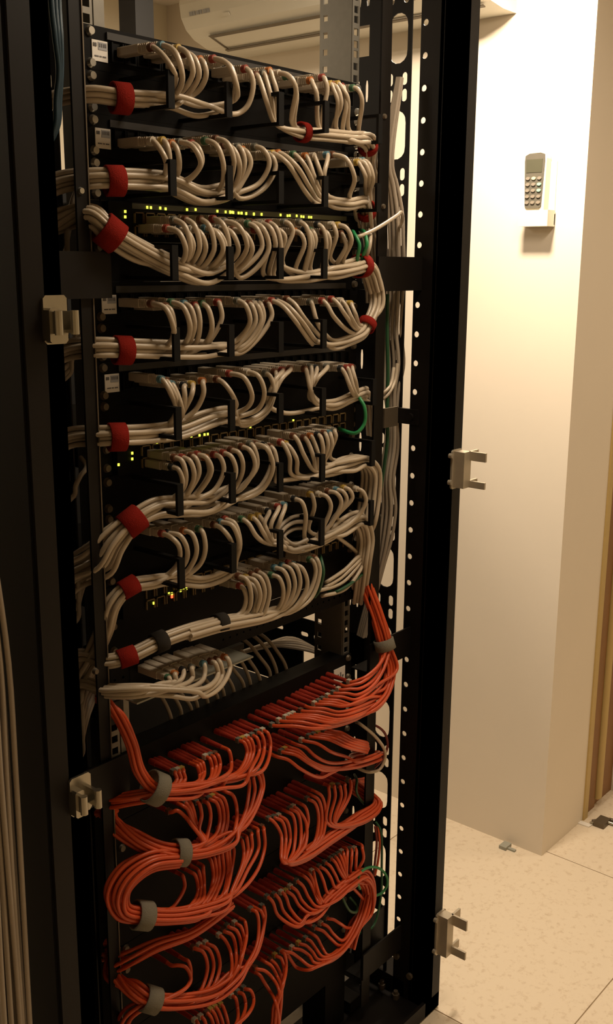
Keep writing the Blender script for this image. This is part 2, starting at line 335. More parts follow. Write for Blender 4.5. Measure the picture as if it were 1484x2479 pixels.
# ------------------------------------------------------------------ equipment in the rack
def screws(par, z, m='screw', xs=(.0085, .4741), dz=(-.0064, -.038)):
    for x in xs:
        for d in dz: MB().cyl((x, -.001, z+d), (x, -.0055, z+d), .0058, 12, .0040).obj('screw', m, par)
def ear_label(par, z, x=.0205, w=.021, h=.021):
    zc = z-.0248
    l = MB().box(x-w/2, x+w/2, -.0026, -.0016, zc-h/2, zc+h/2).obj('paper_label', 'label', par)
    MB().box(x-w*.12, x+w*.45, -.0030, -.0026, zc+.001, zc+h*.42).obj('grey_print', 'inkgrey', l)
    k = MB()
    for i, (a, b2) in enumerate(((-.42, -.36), (-.32, -.22), (-.05, .02), (.08, .16), (.22, .28), (.32, .40))): k.box(x+w*a, x+w*b2, -.0034, -.0026, zc+.004, zc+.0075)
    for i, (a, b2) in enumerate(((-.36, -.1), (-.04, .1), (.16, .38))): k.box(x+w*a, x+w*b2, -.0030, -.0026, zc-.0062, zc-.0048)
    k.obj('print', 'ink', l)
def panel(u, label, kind='patch_bay', lab=True, bright=True):
    z = -u*U
    r = empty(kind, (.2413, 0, z-U), label, 'patch panel')
    MB().bbox(.0, .4826, -.0015, .0015, z-U+.0001, z-.0001, .0004).obj('faceplate', 'panel', r)
    MB().box(.0165, .4655, .0015, .045, z-U+.003, z-.002).obj('housing', 'blackm', r)
    if kind == 'patch_bay':
        MB().box(.030, .452, -.004, -.0015, z-.012, z-.0045).obj('designation_strip', 'dstrip', r)
        pb = MB()
        for i in range(24):
            x = .036+i*.0178; pb.box(x-.0015, x, -.006, -.0015, z-.034, z-.014).box(x+.0135, x+.015, -.006, -.0015, z-.034, z-.014).box(x, x+.0135, -.006, -.0015, z-.034, z-.032)
        pb.obj('port_block', 'blackm', r)
    if lab: ear_label(r, z)
    screws(r, z, 'screw' if bright else 'bolt')  # lower screws take a darker metal in place of shade
    return r
RINGX = [un(px, 235, 1, -.078).x for px in (411, 551)]+[un(px, 290, 1, -.078).x for px in (677, 787, 884)]
def manager(u, label, rings=(0, 1, 2, 3, 4), bright=True):
    z = -u*U
    r = empty('cable_manager', (.2413, 0, z-U), label, 'cable manager')
    MB().bbox(.0, .4826, -.0012, .0012, z-U+.0001, z-.0001, .0004).box(.017, .4655, .0012, .03, z-U+.0005, z-.0005).obj('backplate', 'panel', r)
    for i in rings:
        x = RINGX[i]
        yo = -.081
        if i == 4: x = .446; yo = -.064
        b = MB()
        b.box(x-.0045, x+.0045, yo, yo+.004, z-U+.003, z-.004).box(x-.0035, x+.0035, yo+.004, -.001, z-.008, z-.004).box(x-.0035, x+.0035, yo+.004, -.001, z-U+.003, z-U+.007)
        b.obj('ring', 'blackm', r)
    screws(r, z, 'screw' if bright else 'bolt')  # same darker metal for screws lying in shade
    return r
panel(0, 'topmost black patch panel with paper label on its left ear')
manager(1, 'topmost black cable manager with hoops, under the first patch panel')
panel(2, 'second black patch panel from the top, above the upper switch')
manager(3, 'black cable manager with hoops directly above the upper switch')
def switch(u, label, leds, strip, red=(), u2=None):
    z = -u*U
    r = empty('network_switch', (.2413, 0, z-U), label, 'network switch')
    MB().bbox(.0165, .4665, -.012, .28, z-U+.001, z-.001, .002).obj('case', 'panel', r)
    MB().box(.0, .0165, -.002, .0, z-U+.001, z-.001).obj('rack_ear', 'panel', r)
    MB().box(.4665, .4826, -.002, .0, z-U+.001, z-.001).obj('rack_ear', 'panel', r)
    if strip:
        MB().box(.050, .44, -.0128, -.012, z-.0085, z-.0025).obj('indicator_strip', 'strip', r)
    pb = MB()
    for i in range(24):
        for j in range(2):
            x = .052+i*.0164; zz = z-.012-j*.0145
            pb.box(x, x+.0012, -.0145, -.012, zz-.012, zz).box(x+.0128, x+.014, -.0145, -.012, zz-.012, zz).box(x, x+.014, -.0145, -.012, zz-.0012, zz)
    pb.obj('port_frame', 'port', r)
    for a in leds:
        q = un(a[0], a[1], 1, -.013); MB().box(q.x-.0011, q.x+.0011, -.0138, -.0125, q.z-.0015, q.z+.0015).obj('indicator_or_highlight', 'led', r)
    for a in red:
        q = un(a[0], a[1], 1, -.013); MB().box(q.x-.0013, q.x+.0013, -.0138, -.0125, q.z-.002, q.z+.002).obj('indicator_or_highlight', 'ledred', r)
    screws(r, z, 'bolt', dz=(-.012, -.034))
    return r
L1 = [(303, 512), (303, 525)]+[(90+x/2.698, 450+y/2.698) for x, y in ((718, 140), (742, 142), (803, 145), (838, 150), (978, 155), (1034, 155), (1176, 165), (1230, 170), (1260, 173), (1280, 174), (1315, 177), (1335, 178), (1365, 180), (1415, 183), (1465, 186))]+[(540+x/2.698, 450+y/2.698) for x, y in ((45, 170), (60, 172), (100, 177), (118, 178), (150, 182), (200, 186), (250, 186), (375, 190), (420, 195), (435, 194), (480, 196), (510, 200), (525, 202), (560, 204), (575, 205))]
switch(4, 'upper black network switch with a row of yellow lights', L1, True)
manager(5, 'black cable manager with hoops directly below the upper switch', (0, 1, 2, 3), False)
panel(6, 'third black patch panel from the top, below the upper switch', bright=False)
manager(7, 'black cable manager with hoops between third and fourth patch panels', (0, 1, 2, 3), False)
panel(8, 'fourth black patch panel from the top, above the middle switch', bright=False)
manager(9, 'black cable manager with hoops directly above the middle switch', bright=False)
switch(10, 'middle black network switch with few green-yellow lights and empty ports at right', [(320, 1097), (320, 1111), (287, 1125), (380, 1071), (442, 1060), (463, 1056), (483, 1054), (495, 1052), (503, 1051), (606, 1033), (710, 1018)], False)
manager(11, 'black cable manager with hoops directly below the middle switch', bright=False)
panel(12, 'fifth black patch panel from the top, below the middle switch', lab=False, bright=False)
manager(13, 'black cable manager with hoops above the lowest switch', bright=False)
switch(14, 'lowest black network switch with green lights and one red light', [(372, 1460), (409, 1437), (416, 1437), (437, 1430), (444, 1426), (451, 1425), (449, 1404)], False, [(416, 1444)])
blk = empty('blanking_cover', (.2413, 0, -16*U), 'plain black blanking panel below the lowest switch', 'blank panel')
MB().bbox(0, .4826, -.0015, .0015, -16*U+.0005, -15*U-.0005, .0015).obj('faceplate', 'panel', blk); screws(blk, -15*U, 'bolt')
pf = empty('perforated_cover', (.2413, 0, -17*U), 'narrow black perforated panel with a row of small holes', 'perforated panel')
cells = [(.0+i*.0134055, .0134055*(i+1), -16.93*U, -16.45*U, (.0134055*(i+.5), -16.69*U, .0020, .0016, True)) for i in range(36)]
MB().plate(1, -.0035, .002, cells).box(0, .4826, -.0035, .0, -16.45*U, -16*U-.0005).box(0, .4826, -.0035, .05, -16.97*U, -16.93*U).obj('faceplate', 'panel', pf); screws(pf, -16*U+.004, 'bolt', dz=(-.012,))
# small desktop switch and the pale tray it stands on
ds = empty('desktop_switch', (.16, .03, -.768), 'small black desktop switch with eight white cables above the orange rows', 'network switch')
MB().bbox(.030, .185, -.004, .09, -.768, -.728, .002).obj('case', 'panel', ds)
sh = tag(MB().box(.02, .228, -.028, .13, -.7712, -.769).obj('tray', 'tray', loc=(.13, .04, -.77)), 'pale grey sheet metal tray under the eight white cables', 'tray')
rl = MB().box(.0, .02, -.002, .10, -.80, -.7712).box(.0, .26, .02, .03, -.7792, -.7712)
tag(rl.obj('tray_support', 'black', loc=(.01, .02, -.79)), 'black angle arm carrying the pale tray', 'support')
# fibre panels
def fpanel(u0, u1, label, lab=False, deep=.26):
    r = empty('fiber_enclosure', (.2413, 0, -u1*U), label, 'fiber panel')
    MB().bbox(.0, .4826, -.002, .0015, -u1*U+.0005, -u0*U-.0005, .0015).obj('faceplate', 'panel', r)
    MB().box(.017, .4655, .0015, deep, -u1*U+.001, -u0*U-.001).obj('tray_body', 'blackm', r)
    if lab:
        x, zc = .452, -20*U+.006; l = MB().box(x-.014, x+.014, -.003, -.002, zc-.004, zc+.022).obj('paper_label', 'label', r)
        MB().box(x-.010, x-.002, -.0034, -.003, zc+.008, zc+.012).box(x+.001, x+.004, -.0034, -.003, zc+.006, zc+.014).box(x+.006, x+.010, -.0034, -.003, zc+.005, zc+.009).obj('print', 'ink', l)
    screws(r, -u0*U, 'bolt'); return r
fpanel(19, 21, 'topmost black fiber panel, its plain upper half above orange plugs', True, .03)
fpanel(21, 23, 'second black fiber panel from the top')
fpanel(23, 25, 'third black fiber panel from the top')
fpanel(25, 28, 'fourth black fiber panel from the top, with a plain upper edge')
fpanel(28, 30, 'fifth black fiber panel from the top', deep=.2)
fpanel(30, 32, 'bottom black fiber panel', deep=.2)

# ------------------------------------------------------------------ cables
def smooth_path(P, sub=6):
    P = [Vector(p) for p in P]; Q = [P[0]]
    for p in P[1:]:
        if (p-Q[-1]).length > .0015: Q.append(p)
    P = Q; n = len(P); out = []
    for i in range(n-1):
        p0 = P[i-1] if i else P[0]*2-P[1]; p1, p2 = P[i], P[i+1]; p3 = P[i+2] if i+2 < n else P[-1]*2-P[-2]
        d1, d2, d3 = [max((b-a).length, 1e-4)**.5 for a, b in ((p0, p1), (p1, p2), (p2, p3))]
        m1 = ((p1-p0)/d1-(p2-p0)/(d1+d2)+(p2-p1)/d2)*d2; m2 = ((p2-p1)/d2-(p3-p1)/(d2+d3)+(p3-p2)/d3)*d2
        for k in range(sub):
            t = k/sub; out.append(p1*(2*t**3-3*t*t+1)+m1*(t**3-2*t*t+t)+p2*(-2*t**3+3*t*t)+m2*(t**3-t*t))
    out.append(P[-1]); return out
def tp(w): return Vector(w[1:]) if w[0] == 'w' else un(w[0], w[1], 1, w[2])
def hexoff(n, r):
    g = sorted([(i*2*r+(j % 2)*r, j*1.7321*r) for i in range(-5, 6) for j in range(-5, 6)], key=lambda p: p[0]**2+p[1]**2+.0001*r*p[0])
    return g[:n]
def frames(P):
    m = len(P); out = []
    for i in range(m):
        t = (P[min(i+1, m-1)]-P[max(i-1, 0)]).normalized(); a = Vector((0, 1, 0)); n1 = a-t*a.dot(t)
        n1 = n1.normalized() if n1.length > .2 else Vector((1, 0, 0)); out.append((n1, t.cross(n1)))
    return out
TRK = {}
class Trunk:
    def __init__(s, wp, rc=.0030, spread=None): s.w = wp; s.P = [tp(w) for w in wp]; s.fr = frames(s.P); s.rc = rc; s.n = 0; s.spread = spread or [1]*len(wp); s.off = None
    def setn(s, n): s.off = hexoff(n, s.rc*1.04); s.rad = max(math.hypot(*o) for o in s.off)+s.rc
    def pts(s, i, j):
        a, b = s.off[i]; return [s.P[k]+(s.fr[k][0]*a+s.fr[k][1]*b)*s.spread[k] for k in range(j, len(s.P))]
plug_me = {}
def make_plug(kind):
    b = MB()
    if kind == 'w':
        b.bbox(-.0056, .0056, -.004, .030, -.0050, .0050, .001)
        for k in range(4): y = -.0165+k*.0032; b.box(-.0044, .0044, y, y+.0022, -.0042, .0042)
        b.cyl((0, -.004, 0), (0, -.0165, 0), .0038, 8); return b.mesh('plug', K['cream'])
    if kind == 'o':
        b.cyl((0, .034, 0), (0, .022, 0), .0042, 8).cyl((0, .022, 0), (0, -.004, 0), .0038, 8, .0030); return b.mesh('plug', K['oboot'])
plug_me['w'] = make_plug('w'); plug_me['o'] = make_plug('o')
tag_me = {}
def tag_mesh(t, kind):
    if (t, kind) not in tag_me:
        r = .0046 if kind == 'w' else .0033
        b = MB().cyl((0, -.0225, 0), (0, -.0165, 0), r, 10) if kind == 'w' else MB().box(-r, r, -.012, -.006, -r, r)
        tag_me[(t, kind)] = b.mesh('marker', K[t])
    return tag_me[(t, kind)]
def cord(name, path, rad, m, label, group, origin=None, n=8, sub=6):
    return tag(MB().tube(smooth_path(path, sub), rad, n).obj(name, m, loc=origin or path[0]), label, 'cable', group)
WT = ['t0', 't1', 't2', 't3', 't4', 't4', 't5', 't7', 't6', 't8', 't4', 't1']; OT = ['t6', 't8', 't5', 't8', 't6', 't4', 't8']
def row(desc, kind, cabs, trunks, group, name='patch_cable', col='white', word='white network', rad=None, ytip=None, mats=None, dep=1.):
    """cabs: (trunk key, join index, [tip, mid, ..., entry]) in photo pixels on the panel's own planes."""
    rad = rad or (.0031 if kind == 'w' else .0026); yt = ytip if ytip is not None else (-.052 if kind == 'w' else -.046)
    if kind == 'o':
        so = sorted(cabs, key=lambda c: c[2][0][0]); ex = []
        for a, b in zip(so, so[1:]):
            if a[0] == b[0] and len(a[2]) == len(b[2]) and 17 < b[2][0][0]-a[2][0][0] < 60:
                ex.append((a[0], max(a[1], b[1]), [((p[0]+q[0])/2, (p[1]+q[1])/2) for p, q in zip(a[2], b[2])]))
        cabs = so+ex
    tips = [un(c[2][0][0], c[2][0][1], 1, yt) for c in cabs]
    A = Vector((sum(t.x for t in tips), sum(t.z for t in tips), 0))/len(tips)
    sxx = sum((t.x-A.x)**2 for t in tips)+1e-6; sl = sum((t.x-A.x)*(t.z-A.y) for t in tips)/sxx
    sl = max(-.03, min(.03, sl))
    cnt = {}
    for c in cabs: cnt[c[0]] = cnt.get(c[0], 0)+1
    for k, n in cnt.items():
        if k: trunks[k].setn(max(n, trunks[k].n) if trunks[k].n else n)
    used = {k: 0 for k in cnt}
    order = sorted(range(len(cabs)), key=lambda i: tips[i].x); rank = {i: r for r, i in enumerate(order)}
    for i, (tk, j, px) in enumerate(cabs):
        t = tips[i]; dz = max(-.007, min(.007, t.z-(A.y+sl*(t.x-A.x)))); t.z = A.y+sl*(t.x-A.x)+dz
        T = trunks[tk] if tk else None
        yj = T.P[j].y if T else -.065
        mids = px[1:]; path = [Vector((t.x, yt+.030, t.z)), Vector((t.x, yt+.010, t.z)), Vector((t.x, yt-.003, t.z))]
        y1 = yt-max(.012, min(.052, .8*dep*max(0, mids[0][0]-px[0][0])/1450))
        m = len(mids)
        (ax, ay), (bx, by) = px[0], mids[0]
        if bx > ax+4:
            turn = len(mids) > 1 and mids[1][0] < bx-2
            fx, fy, fz = (.66, .20, .78) if turn else (.52, .30, .60)
            path.append(un(ax+(bx-ax)*fx, ay+(by-ay)*fy, 1, yt+(y1-yt)*fz))
        for q, (a, b) in enumerate(mids):
            y = y1 if q == 0 else y1+(yj-y1)*q/(m-1)
            path.append(un(a, b, 1, y))
        if T:
            s = T.pts(used[tk], j); used[tk] += 1
            e = pj(path[-1])
            while len(s) > 2:                        # never bend back against the run of the bundle
                a, b = pj(s[0]), pj(s[1]); dx, dy = b[0]-a[0], b[1]-a[1]
                if ((a[0]-e[0])*dx+(a[1]-e[1])*dy)/math.hypot(dx, dy) > 14: break
                s = s[1:]
            path += s
        o = cord(name, path, rad, col if not mats else mats[i], f'{word} cable, {ordn(rank[i])} plug from the left {desc}', group, origin=Vector((t.x, yt, t.z)))
        p = bpy.data.objects.new('plug', plug_me[kind]); C.objects.link(p); p.parent = o; p.location = (0, .018 if kind == 'w' else .010, 0)
        tg = (WT if kind == 'w' else OT)[random.randrange(len(WT if kind == 'w' else OT))]
        if kind == 'w' or random.random() < .75:
            p = bpy.data.objects.new('marker', tag_mesh(tg, kind)); C.objects.link(p); p.parent = o; p.location = (0, .018 if kind == 'w' else .010, 0)
def tie(T, k, f, m, label, w=.02, extra=1.0, name='cable_tie', rad=None, group=None):
    """hook-and-loop strap round a bundle, between its waypoints k and k+1."""
    S = smooth_path(T.P, 10); i = int(round((k+f)*10)); c = S[i]; t = (S[i+1]-S[i-1]).normalized()
    a = Vector((0, 1, 0)); n1 = (a-t*a.dot(t)).normalized(); n2 = t.cross(n1); r = (rad or T.rad)*extra+.0012
    N = 22; v = []
    for s, rr in ((-.5, r), (-.46, r+.0014), (.46, r+.0014), (.5, r), (.5, r-.0008), (-.5, r-.0008)):
        v += [c+t*(s*w)+(n1*math.cos(2*math.pi*q/N)+n2*math.sin(2*math.pi*q/N))*rr for q in range(N)]
    f = [(a*N+q, a*N+(q+1) % N, ((a+1) % 6)*N+(q+1) % N, ((a+1) % 6)*N+q) for a in range(6) for q in range(N)]
    b = MB().add(v, f, True)
    return tag(b.obj(name, m, loc=c), label, 'cable tie', group)
RED = 'red hook-and-loop ties'; GRY = 'grey hook-and-loop ties'
def fiber_end(z): return [('w', -.004, .006, z), ('w', -.007, .02, z)]
def left_end(z, drop=.12): return [('w', -.033, .012, z), ('w', -.062, .026, z-.02), ('w', -.085, .036, z-drop)]

def zat(x, y, Y): return un(x, y, 1, Y).z
def left(wps, drop=.12):
    z = zat(wps[-1][0], wps[-1][1], wps[-1][2]); return Trunk(wps+left_end(z-.004, drop))
def right(wps, dz=-.1, z0=-.01):
    q = un(wps[-1][0], wps[-1][1], 1, wps[-1][2]); return Trunk(wps+[('w', .497, -.006, q.z+z0), ('w', .535, .012, q.z+dz*.35), ('w', .552, .018, q.z+dz)])
# --- topmost patch panel
T = {'L': left([(555, 266, -.050), (485, 268, -.052), (415, 246, -.048), (352, 241, -.045), (292, 238, -.040), (222, 229, -.026)]),
     'R': right([(668, 302, -.055), (720, 318, -.050), (785, 327, -.048), (845, 333, -.046), (886, 338, -.036)], -.12, -.025)}
row('on the topmost patch panel', 'w', [
 ('L', 3, [(364, 115), (418, 168), (424, 200), (405, 232)]), ('L', 3, [(388, 111), (441, 180), (433, 218), (405, 240)]), ('L', 2, [(427, 118), (467, 175), (440, 222)]),
 ('L', 2, [(446, 130), (482, 180), (455, 228)]), ('L', 2, [(480, 145), (499, 180), (478, 222)]), ('L', 1, [(513, 143), (574, 213), (562, 245)]),
 ('L', 1, [(532, 150), (570, 200), (556, 250)]), ('L', 0, [(590, 167), (613, 205), (600, 255), (575, 275)]),
 ('R', 1, [(616, 182), (645, 245), (668, 300)]), ('R', 1, [(633, 178), (657, 240), (670, 302)]), ('R', 1, [(648, 172), (670, 225), (670, 296)]),
 ('R', 2, [(670, 178), (716, 212), (708, 302)]), ('R', 2, [(690, 185), (718, 228), (714, 306)]), ('R', 2, [(748, 195), (766, 225), (773, 312)]),
 ('R', 2, [(777, 188), (792, 215), (779, 305)]), ('R', 3, [(796, 204), (818, 245), (816, 318)]), ('R', 3, [(814, 204), (841, 235), (846, 318)]), ('R', 3, [(824, 210), (838, 250), (830, 318)]),
 ('R', 4, [(851, 213), (876, 240), (868, 318)]), ('R', 4, [(800, 206), (826, 250), (806, 320)])], T, 'white cables on the topmost patch panel')
tie(T['L'], 4, 0, 'velred', 'red tie on the white bundle left of the topmost patch panel', group=RED)
tie(T['R'], 1, .25, 'velred', 'thin red tie on the right-hand white bundle under the topmost patch panel', .012, rad=.010, group=RED)
tie(T['R'], 4, .3, 'velred', 'red tie at the right rail beside the topmost cable manager', .014, rad=.012, group=RED)
# --- second patch panel
T = {'L': left([(556, 472, -.052), (485, 478, -.052), (410, 447, -.048), (345, 440, -.044), (277, 438, -.038), (228, 438, -.026)]),
     'R': right([(772, 490, -.055), (800, 490, -.050), (840, 495, -.048), (880, 490, -.040)], -.14, -.03)}
row('on the second patch panel', 'w', [
 ('L', 3, [(364, 341), (400, 385), (400, 420), (385, 436)]), ('L', 3, [(390, 341), (410, 382), (402, 420), (388, 440)]), ('L', 2, [(412, 348), (434, 393), (425, 428)]),
 ('L', 2, [(431, 345), (486, 395), (462, 430), (428, 443)]), ('L', 2, [(460, 348), (489, 390), (466, 428), (432, 446)]), ('L', 1, [(494, 341), (541, 400), (536, 450), (515, 470)]),
 ('L', 0, [(520, 337), (566, 385), (560, 432), (552, 458)]), ('L', 0, [(538, 352), (580, 400), (566, 450)]), ('L', 0, [(572, 356), (592, 395), (570, 452)]), ('L', 0, [(583, 363), (607, 395), (590, 435), (568, 463)]),
 ('L', 0, [(614, 356), (652, 395), (628, 443), (575, 468)]), ('L', 0, [(647, 375), (667, 405), (640, 455), (580, 480)]),
 ('R', 0, [(655, 372), (697, 397), (742, 468), (766, 492)]), ('R', 0, [(670, 371), (719, 404), (750, 455), (772, 486)]), ('R', 0, [(707, 374), (737, 400), (776, 476)]), ('R', 1, [(736, 378), (760, 426), (780, 466)]),
 ('R', 1, [(755, 378), (776, 420), (784, 462)]), ('R', 1, [(788, 375), (785, 420), (786, 462)]), ('R', 2, [(802, 375), (858, 428), (846, 480)]), ('R', 3, [(862, 393), (884, 425), (885, 462)]),
 ('R', 3, [(874, 389), (903, 430), (895, 470)]), ('R', 3, [(868, 392), (894, 424), (890, 468)])], T, 'white cables on the second patch panel')
tie(T['L'], 4, 0, 'velred', 'red tie on the white bundle left of the second patch panel', group=RED)
tie(T['R'], 3, .35, 'velred', 'red tie at the right rail just above the upper switch', .016, rad=.012, group=RED)
# --- upper switch
T = {'L': left([(560, 658, -.055), (490, 674, -.055), (424, 650, -.052), (345, 612, -.048), (266, 565, -.042), (226, 525, -.030)], .10),
     'R': Trunk([(640, 676, -.055), (672, 676, -.052), (730, 670, -.050), (785, 662, -.048), (845, 652, -.046), (880, 644, -.040), (893, 655, -.038), (907, 700, -.036)])}
row('on the upper switch', 'w', [
 ('L', 3, [(401, 553), (449, 600), (442, 632), (420, 645)]), ('L', 2, [(418, 533), (461, 600), (440, 640)]), ('L', 2, [(446, 532), (483, 600), (458, 642)]), ('L', 2, [(461, 555), (498, 600), (475, 645)]),
 ('L', 2, [(483, 532), (518, 605), (475, 658)]), ('L', 2, [(494, 553), (540, 605), (495, 655)]), ('L', 1, [(513, 528), (553, 600), (505, 658)]), ('L', 0, [(528, 553), (577, 600), (560, 632)]),
 ('L', 0, [(540, 536), (598, 595), (568, 645)]), ('L', 0, [(561, 556), (611, 605), (572, 652)]), ('L', 0, [(598, 542), (634, 600), (576, 660)]), ('L', 0, [(607, 540), (651, 600), (620, 650), (580, 672)]),
 ('R', 0, [(614, 556), (650, 590), (637, 662)]), ('R', 0, [(630, 542), (667, 590), (653, 668)]), ('R', 0, [(648, 540), (680, 600), (662, 668)]), ('R', 1, [(662, 556), (690, 575), (673, 632)]),
 ('R', 1, [(685, 538), (709, 560), (683, 632)]), ('R', 2, [(710, 560), (737, 590), (716, 655)]), ('R', 2, [(722, 538), (751, 590), (737, 664)]), ('R', 2, [(748, 558), (764, 580), (752, 655)]),
 ('R', 3, [(766, 544), (790, 590), (779, 664)]), ('R', 3, [(780, 560), (798, 582), (790, 640)]), ('R', 3, [(800, 544), (814, 570), (799, 622)]), ('R', 4, [(815, 545), (851, 580), (830, 638)]), ('R', 4, [(822, 572), (838, 595), (816, 640)]),
 ('L', 2, [(432, 556), (468, 596), (446, 636)]), ('L', 1, [(505, 556), (545, 600), (500, 652)]), ('R', 2, [(735, 556), (757, 590), (742, 660)])], T, 'white cables on the upper switch')
tie(T['L'], 4, 0, 'velred', 'slanted red tie on the thick bundle left of the upper switch', .024, group=RED)
tie(T['R'], 5, -.15, 'velred', 'upright red tie at the right end of the upper switch bundle', .018, rad=.014, group=RED)
# --- third patch panel; its right-hand cables climb to the upper switch
T = {'L': left([(566, 846, -.050), (495, 850, -.050), (425, 852, -.046), (360, 850, -.043), (297, 848, -.038), (238, 846, -.026)], .09),
     'R': Trunk([(780, 832, -.052), (800, 833, -.048), (845, 822, -.046), (876, 806, -.044), (888, 786, -.042), (908, 740, -.038), (905, 690, -.036), (886, 650, -.036)])}
row('on the third patch panel', 'w', [
 ('L', 3, [(364, 735), (420, 793), (416, 822), (390, 846)]), ('L', 3, [(398, 742), (421, 785), (414, 826), (392, 848)]), ('L', 2, [(412, 732), (460, 790), (440, 836)]), ('L', 2, [(442, 735), (471, 785), (455, 836)]),
 ('L', 1, [(468, 739), (484, 785), (470, 836)]), ('L', 1, [(486, 735), (513, 795), (490, 836)]), ('L', 1, [(524, 732), (537, 770), (515, 815), (494, 838)]), ('L', 0, [(572, 728), (605, 780), (570, 826)]),
 ('L', 0, [(600, 735), (618, 780), (574, 836)]), ('L', 0, [(613, 736), (632, 775), (610, 815), (576, 843)]), ('L', 0, [(622, 732), (638, 770), (612, 822), (576, 850)]), ('L', 0, [(644, 735), (658, 765), (620, 825), (578, 856)]),
 ('R', 0, [(655, 728), (714, 776), (752, 828), (768, 838)]), ('R', 0, [(666, 728), (729, 776), (762, 822), (775, 828)]), ('R', 1, [(692, 724), (733, 765), (778, 818)]), ('R', 1, [(748, 731), (766, 776), (786, 808)]),
 ('R', 3, [(777, 728), (807, 765), (862, 808)]), ('R', 3, [(800, 724), (833, 758), (868, 800)]), ('R', 4, [(822, 728), (851, 769), (873, 792)]), ('R', 4, [(845, 735), (860, 760), (876, 788)])], T, 'white cables on the third patch panel')
tie(T['L'], 4, 0, 'velred', 'red tie on the white bundle left of the third patch panel', group=RED)
tie(T['R'], 4, 0, 'velred', 'small red tie at the right end of the third patch panel', .012, rad=.011, group=RED)
# --- fourth patch panel
T = {'L': left([(564, 1012, -.052), (500, 1018, -.050), (430, 1044, -.046), (360, 1054, -.043), (283, 1058, -.038), (246, 1058, -.026)], .08),
     'R': right([(660, 1000, -.055), (690, 1000, -.050), (760, 990, -.048), (800, 980, -.048), (850, 960, -.046), (880, 948, -.038)], -.08, -.015)}
row('on the fourth patch panel', 'w', [
 ('L', 3, [(387, 918), (412, 950), (426, 1000), (395, 1040)]), ('L', 3, [(398, 922), (422, 955), (432, 1000), (398, 1045)]), ('L', 2, [(412, 930), (437, 978), (437, 1012)]), ('L', 2, [(442, 933), (447, 960), (439, 1005)]),
 ('L', 2, [(461, 930), (464, 955), (442, 1000)]), ('L', 2, [(487, 922), (493, 950), (475, 990), (442, 1018)]), ('L', 0, [(523, 918), (562, 955), (568, 990)]), ('L', 0, [(553, 904), (610, 955), (600, 985), (574, 998)]),
 ('L', 0, [(596, 900), (640, 950), (625, 990), (575, 1010)]), ('L', 0, [(640, 904), (662, 945), (640, 995), (580, 1020)]), ('L', 0, [(662, 900), (666, 945), (645, 1000), (582, 1026)]), ('L', 0, [(699, 892), (681, 918), (662, 955), (640, 1005), (585, 1030)]),
 ('R', 0, [(680, 896), (665, 922), (648, 975)]), ('R', 2, [(735, 893), (752, 945), (772, 975)]), ('R', 2, [(748, 888), (752, 945), (766, 978)]), ('R', 2, [(762, 890), (757, 925), (750, 965)]), ('R', 2, [(788, 887), (767, 918), (754, 950)]),
 ('R', 4, [(822, 892), (848, 938), (860, 962)]), ('R', 4, [(836, 890), (856, 940), (866, 962)]), ('R', 4, [(847, 888), (860, 920), (868, 955)])], T, 'white cables on the fourth patch panel')
tie(T['L'], 4, 0, 'velred', 'red tie on the white bundle left of the fourth patch panel', group=RED)
# --- middle switch
T = {'L': Trunk([(568, 1192, -.055), (502, 1222, -.055), (436, 1226, -.052), (372, 1232, -.048), (320, 1263, -.042), (272, 1310, -.032), (244, 1352, -.020), ('w', -.036, .012, -.60), ('w', -.064, .028, -.635), ('w', -.082, .036, -.69)], spread=[1, 1, 1, 1, 1, 1.5, 2.0, 1.7, 1.4, 1.2]),
     'R': Trunk([(690, 1162, -.055), (735, 1156, -.052), (782, 1142, -.050), (835, 1124, -.046), (878, 1116, -.042), (898, 1140, -.038), (896, 1200, -.034), (886, 1262, -.034), ('w', .50, .0, -.66)], spread=[1, 1, 1, 1.5, 1.0, 1.2, 1.3, 1.3, 1])}
row('on the middle switch', 'w', [
 ('L', 2, [(420, 1107), (450, 1150), (440, 1188)]), ('L', 3, [(414, 1130), (442, 1165), (432, 1195), (405, 1215)]), ('L', 2, [(438, 1107), (470, 1150), (448, 1198)]), ('L', 2, [(461, 1103), (482, 1145), (452, 1202)]),
 ('L', 2, [(475, 1100), (512, 1140), (467, 1205)]), ('L', 2, [(494, 1107), (506, 1145), (465, 1203)]), ('L', 1, [(516, 1100), (542, 1137), (520, 1185), (480, 1208)]), ('L', 1, [(538, 1096), (571, 1145), (545, 1190), (505, 1214)]),
 ('L', 0, [(557, 1089), (588, 1122), (578, 1166)]), ('L', 0, [(583, 1081), (617, 1130), (575, 1190)]), ('L', 0, [(603, 1074), (622, 1130), (578, 1184)]), ('L', 0, [(614, 1074), (661, 1130), (635, 1185), (585, 1208)]),
 ('L', 0, [(636, 1077), (656, 1125), (630, 1178), (582, 1203)]), ('R', 0, [(651, 1081), (671, 1137), (668, 1165)]),
 ('R', 0, [(677, 1070), (701, 1107), (705, 1148)]), ('R', 0, [(688, 1074), (718, 1111), (722, 1148)]), ('R', 1, [(707, 1055), (735, 1100), (766, 1142)]), ('R', 2, [(733, 1059), (759, 1107), (766, 1138)]), ('R', 2, [(748, 1055), (770, 1100), (770, 1138)]),
 ('R', 2, [(766, 1052), (782, 1089), (774, 1134)]), ('R', 2, [(781, 1048), (794, 1078), (780, 1130)]), ('R', 2, [(794, 1048), (804, 1078), (786, 1122)]), ('R', 3, [(805, 1042), (813, 1056), (798, 1106)])], T, 'white cables on the middle switch')
tie(T['L'], 4, 0, 'velred', 'slanted red tie on the fanning bundle left of the middle switch', .026, group=RED)
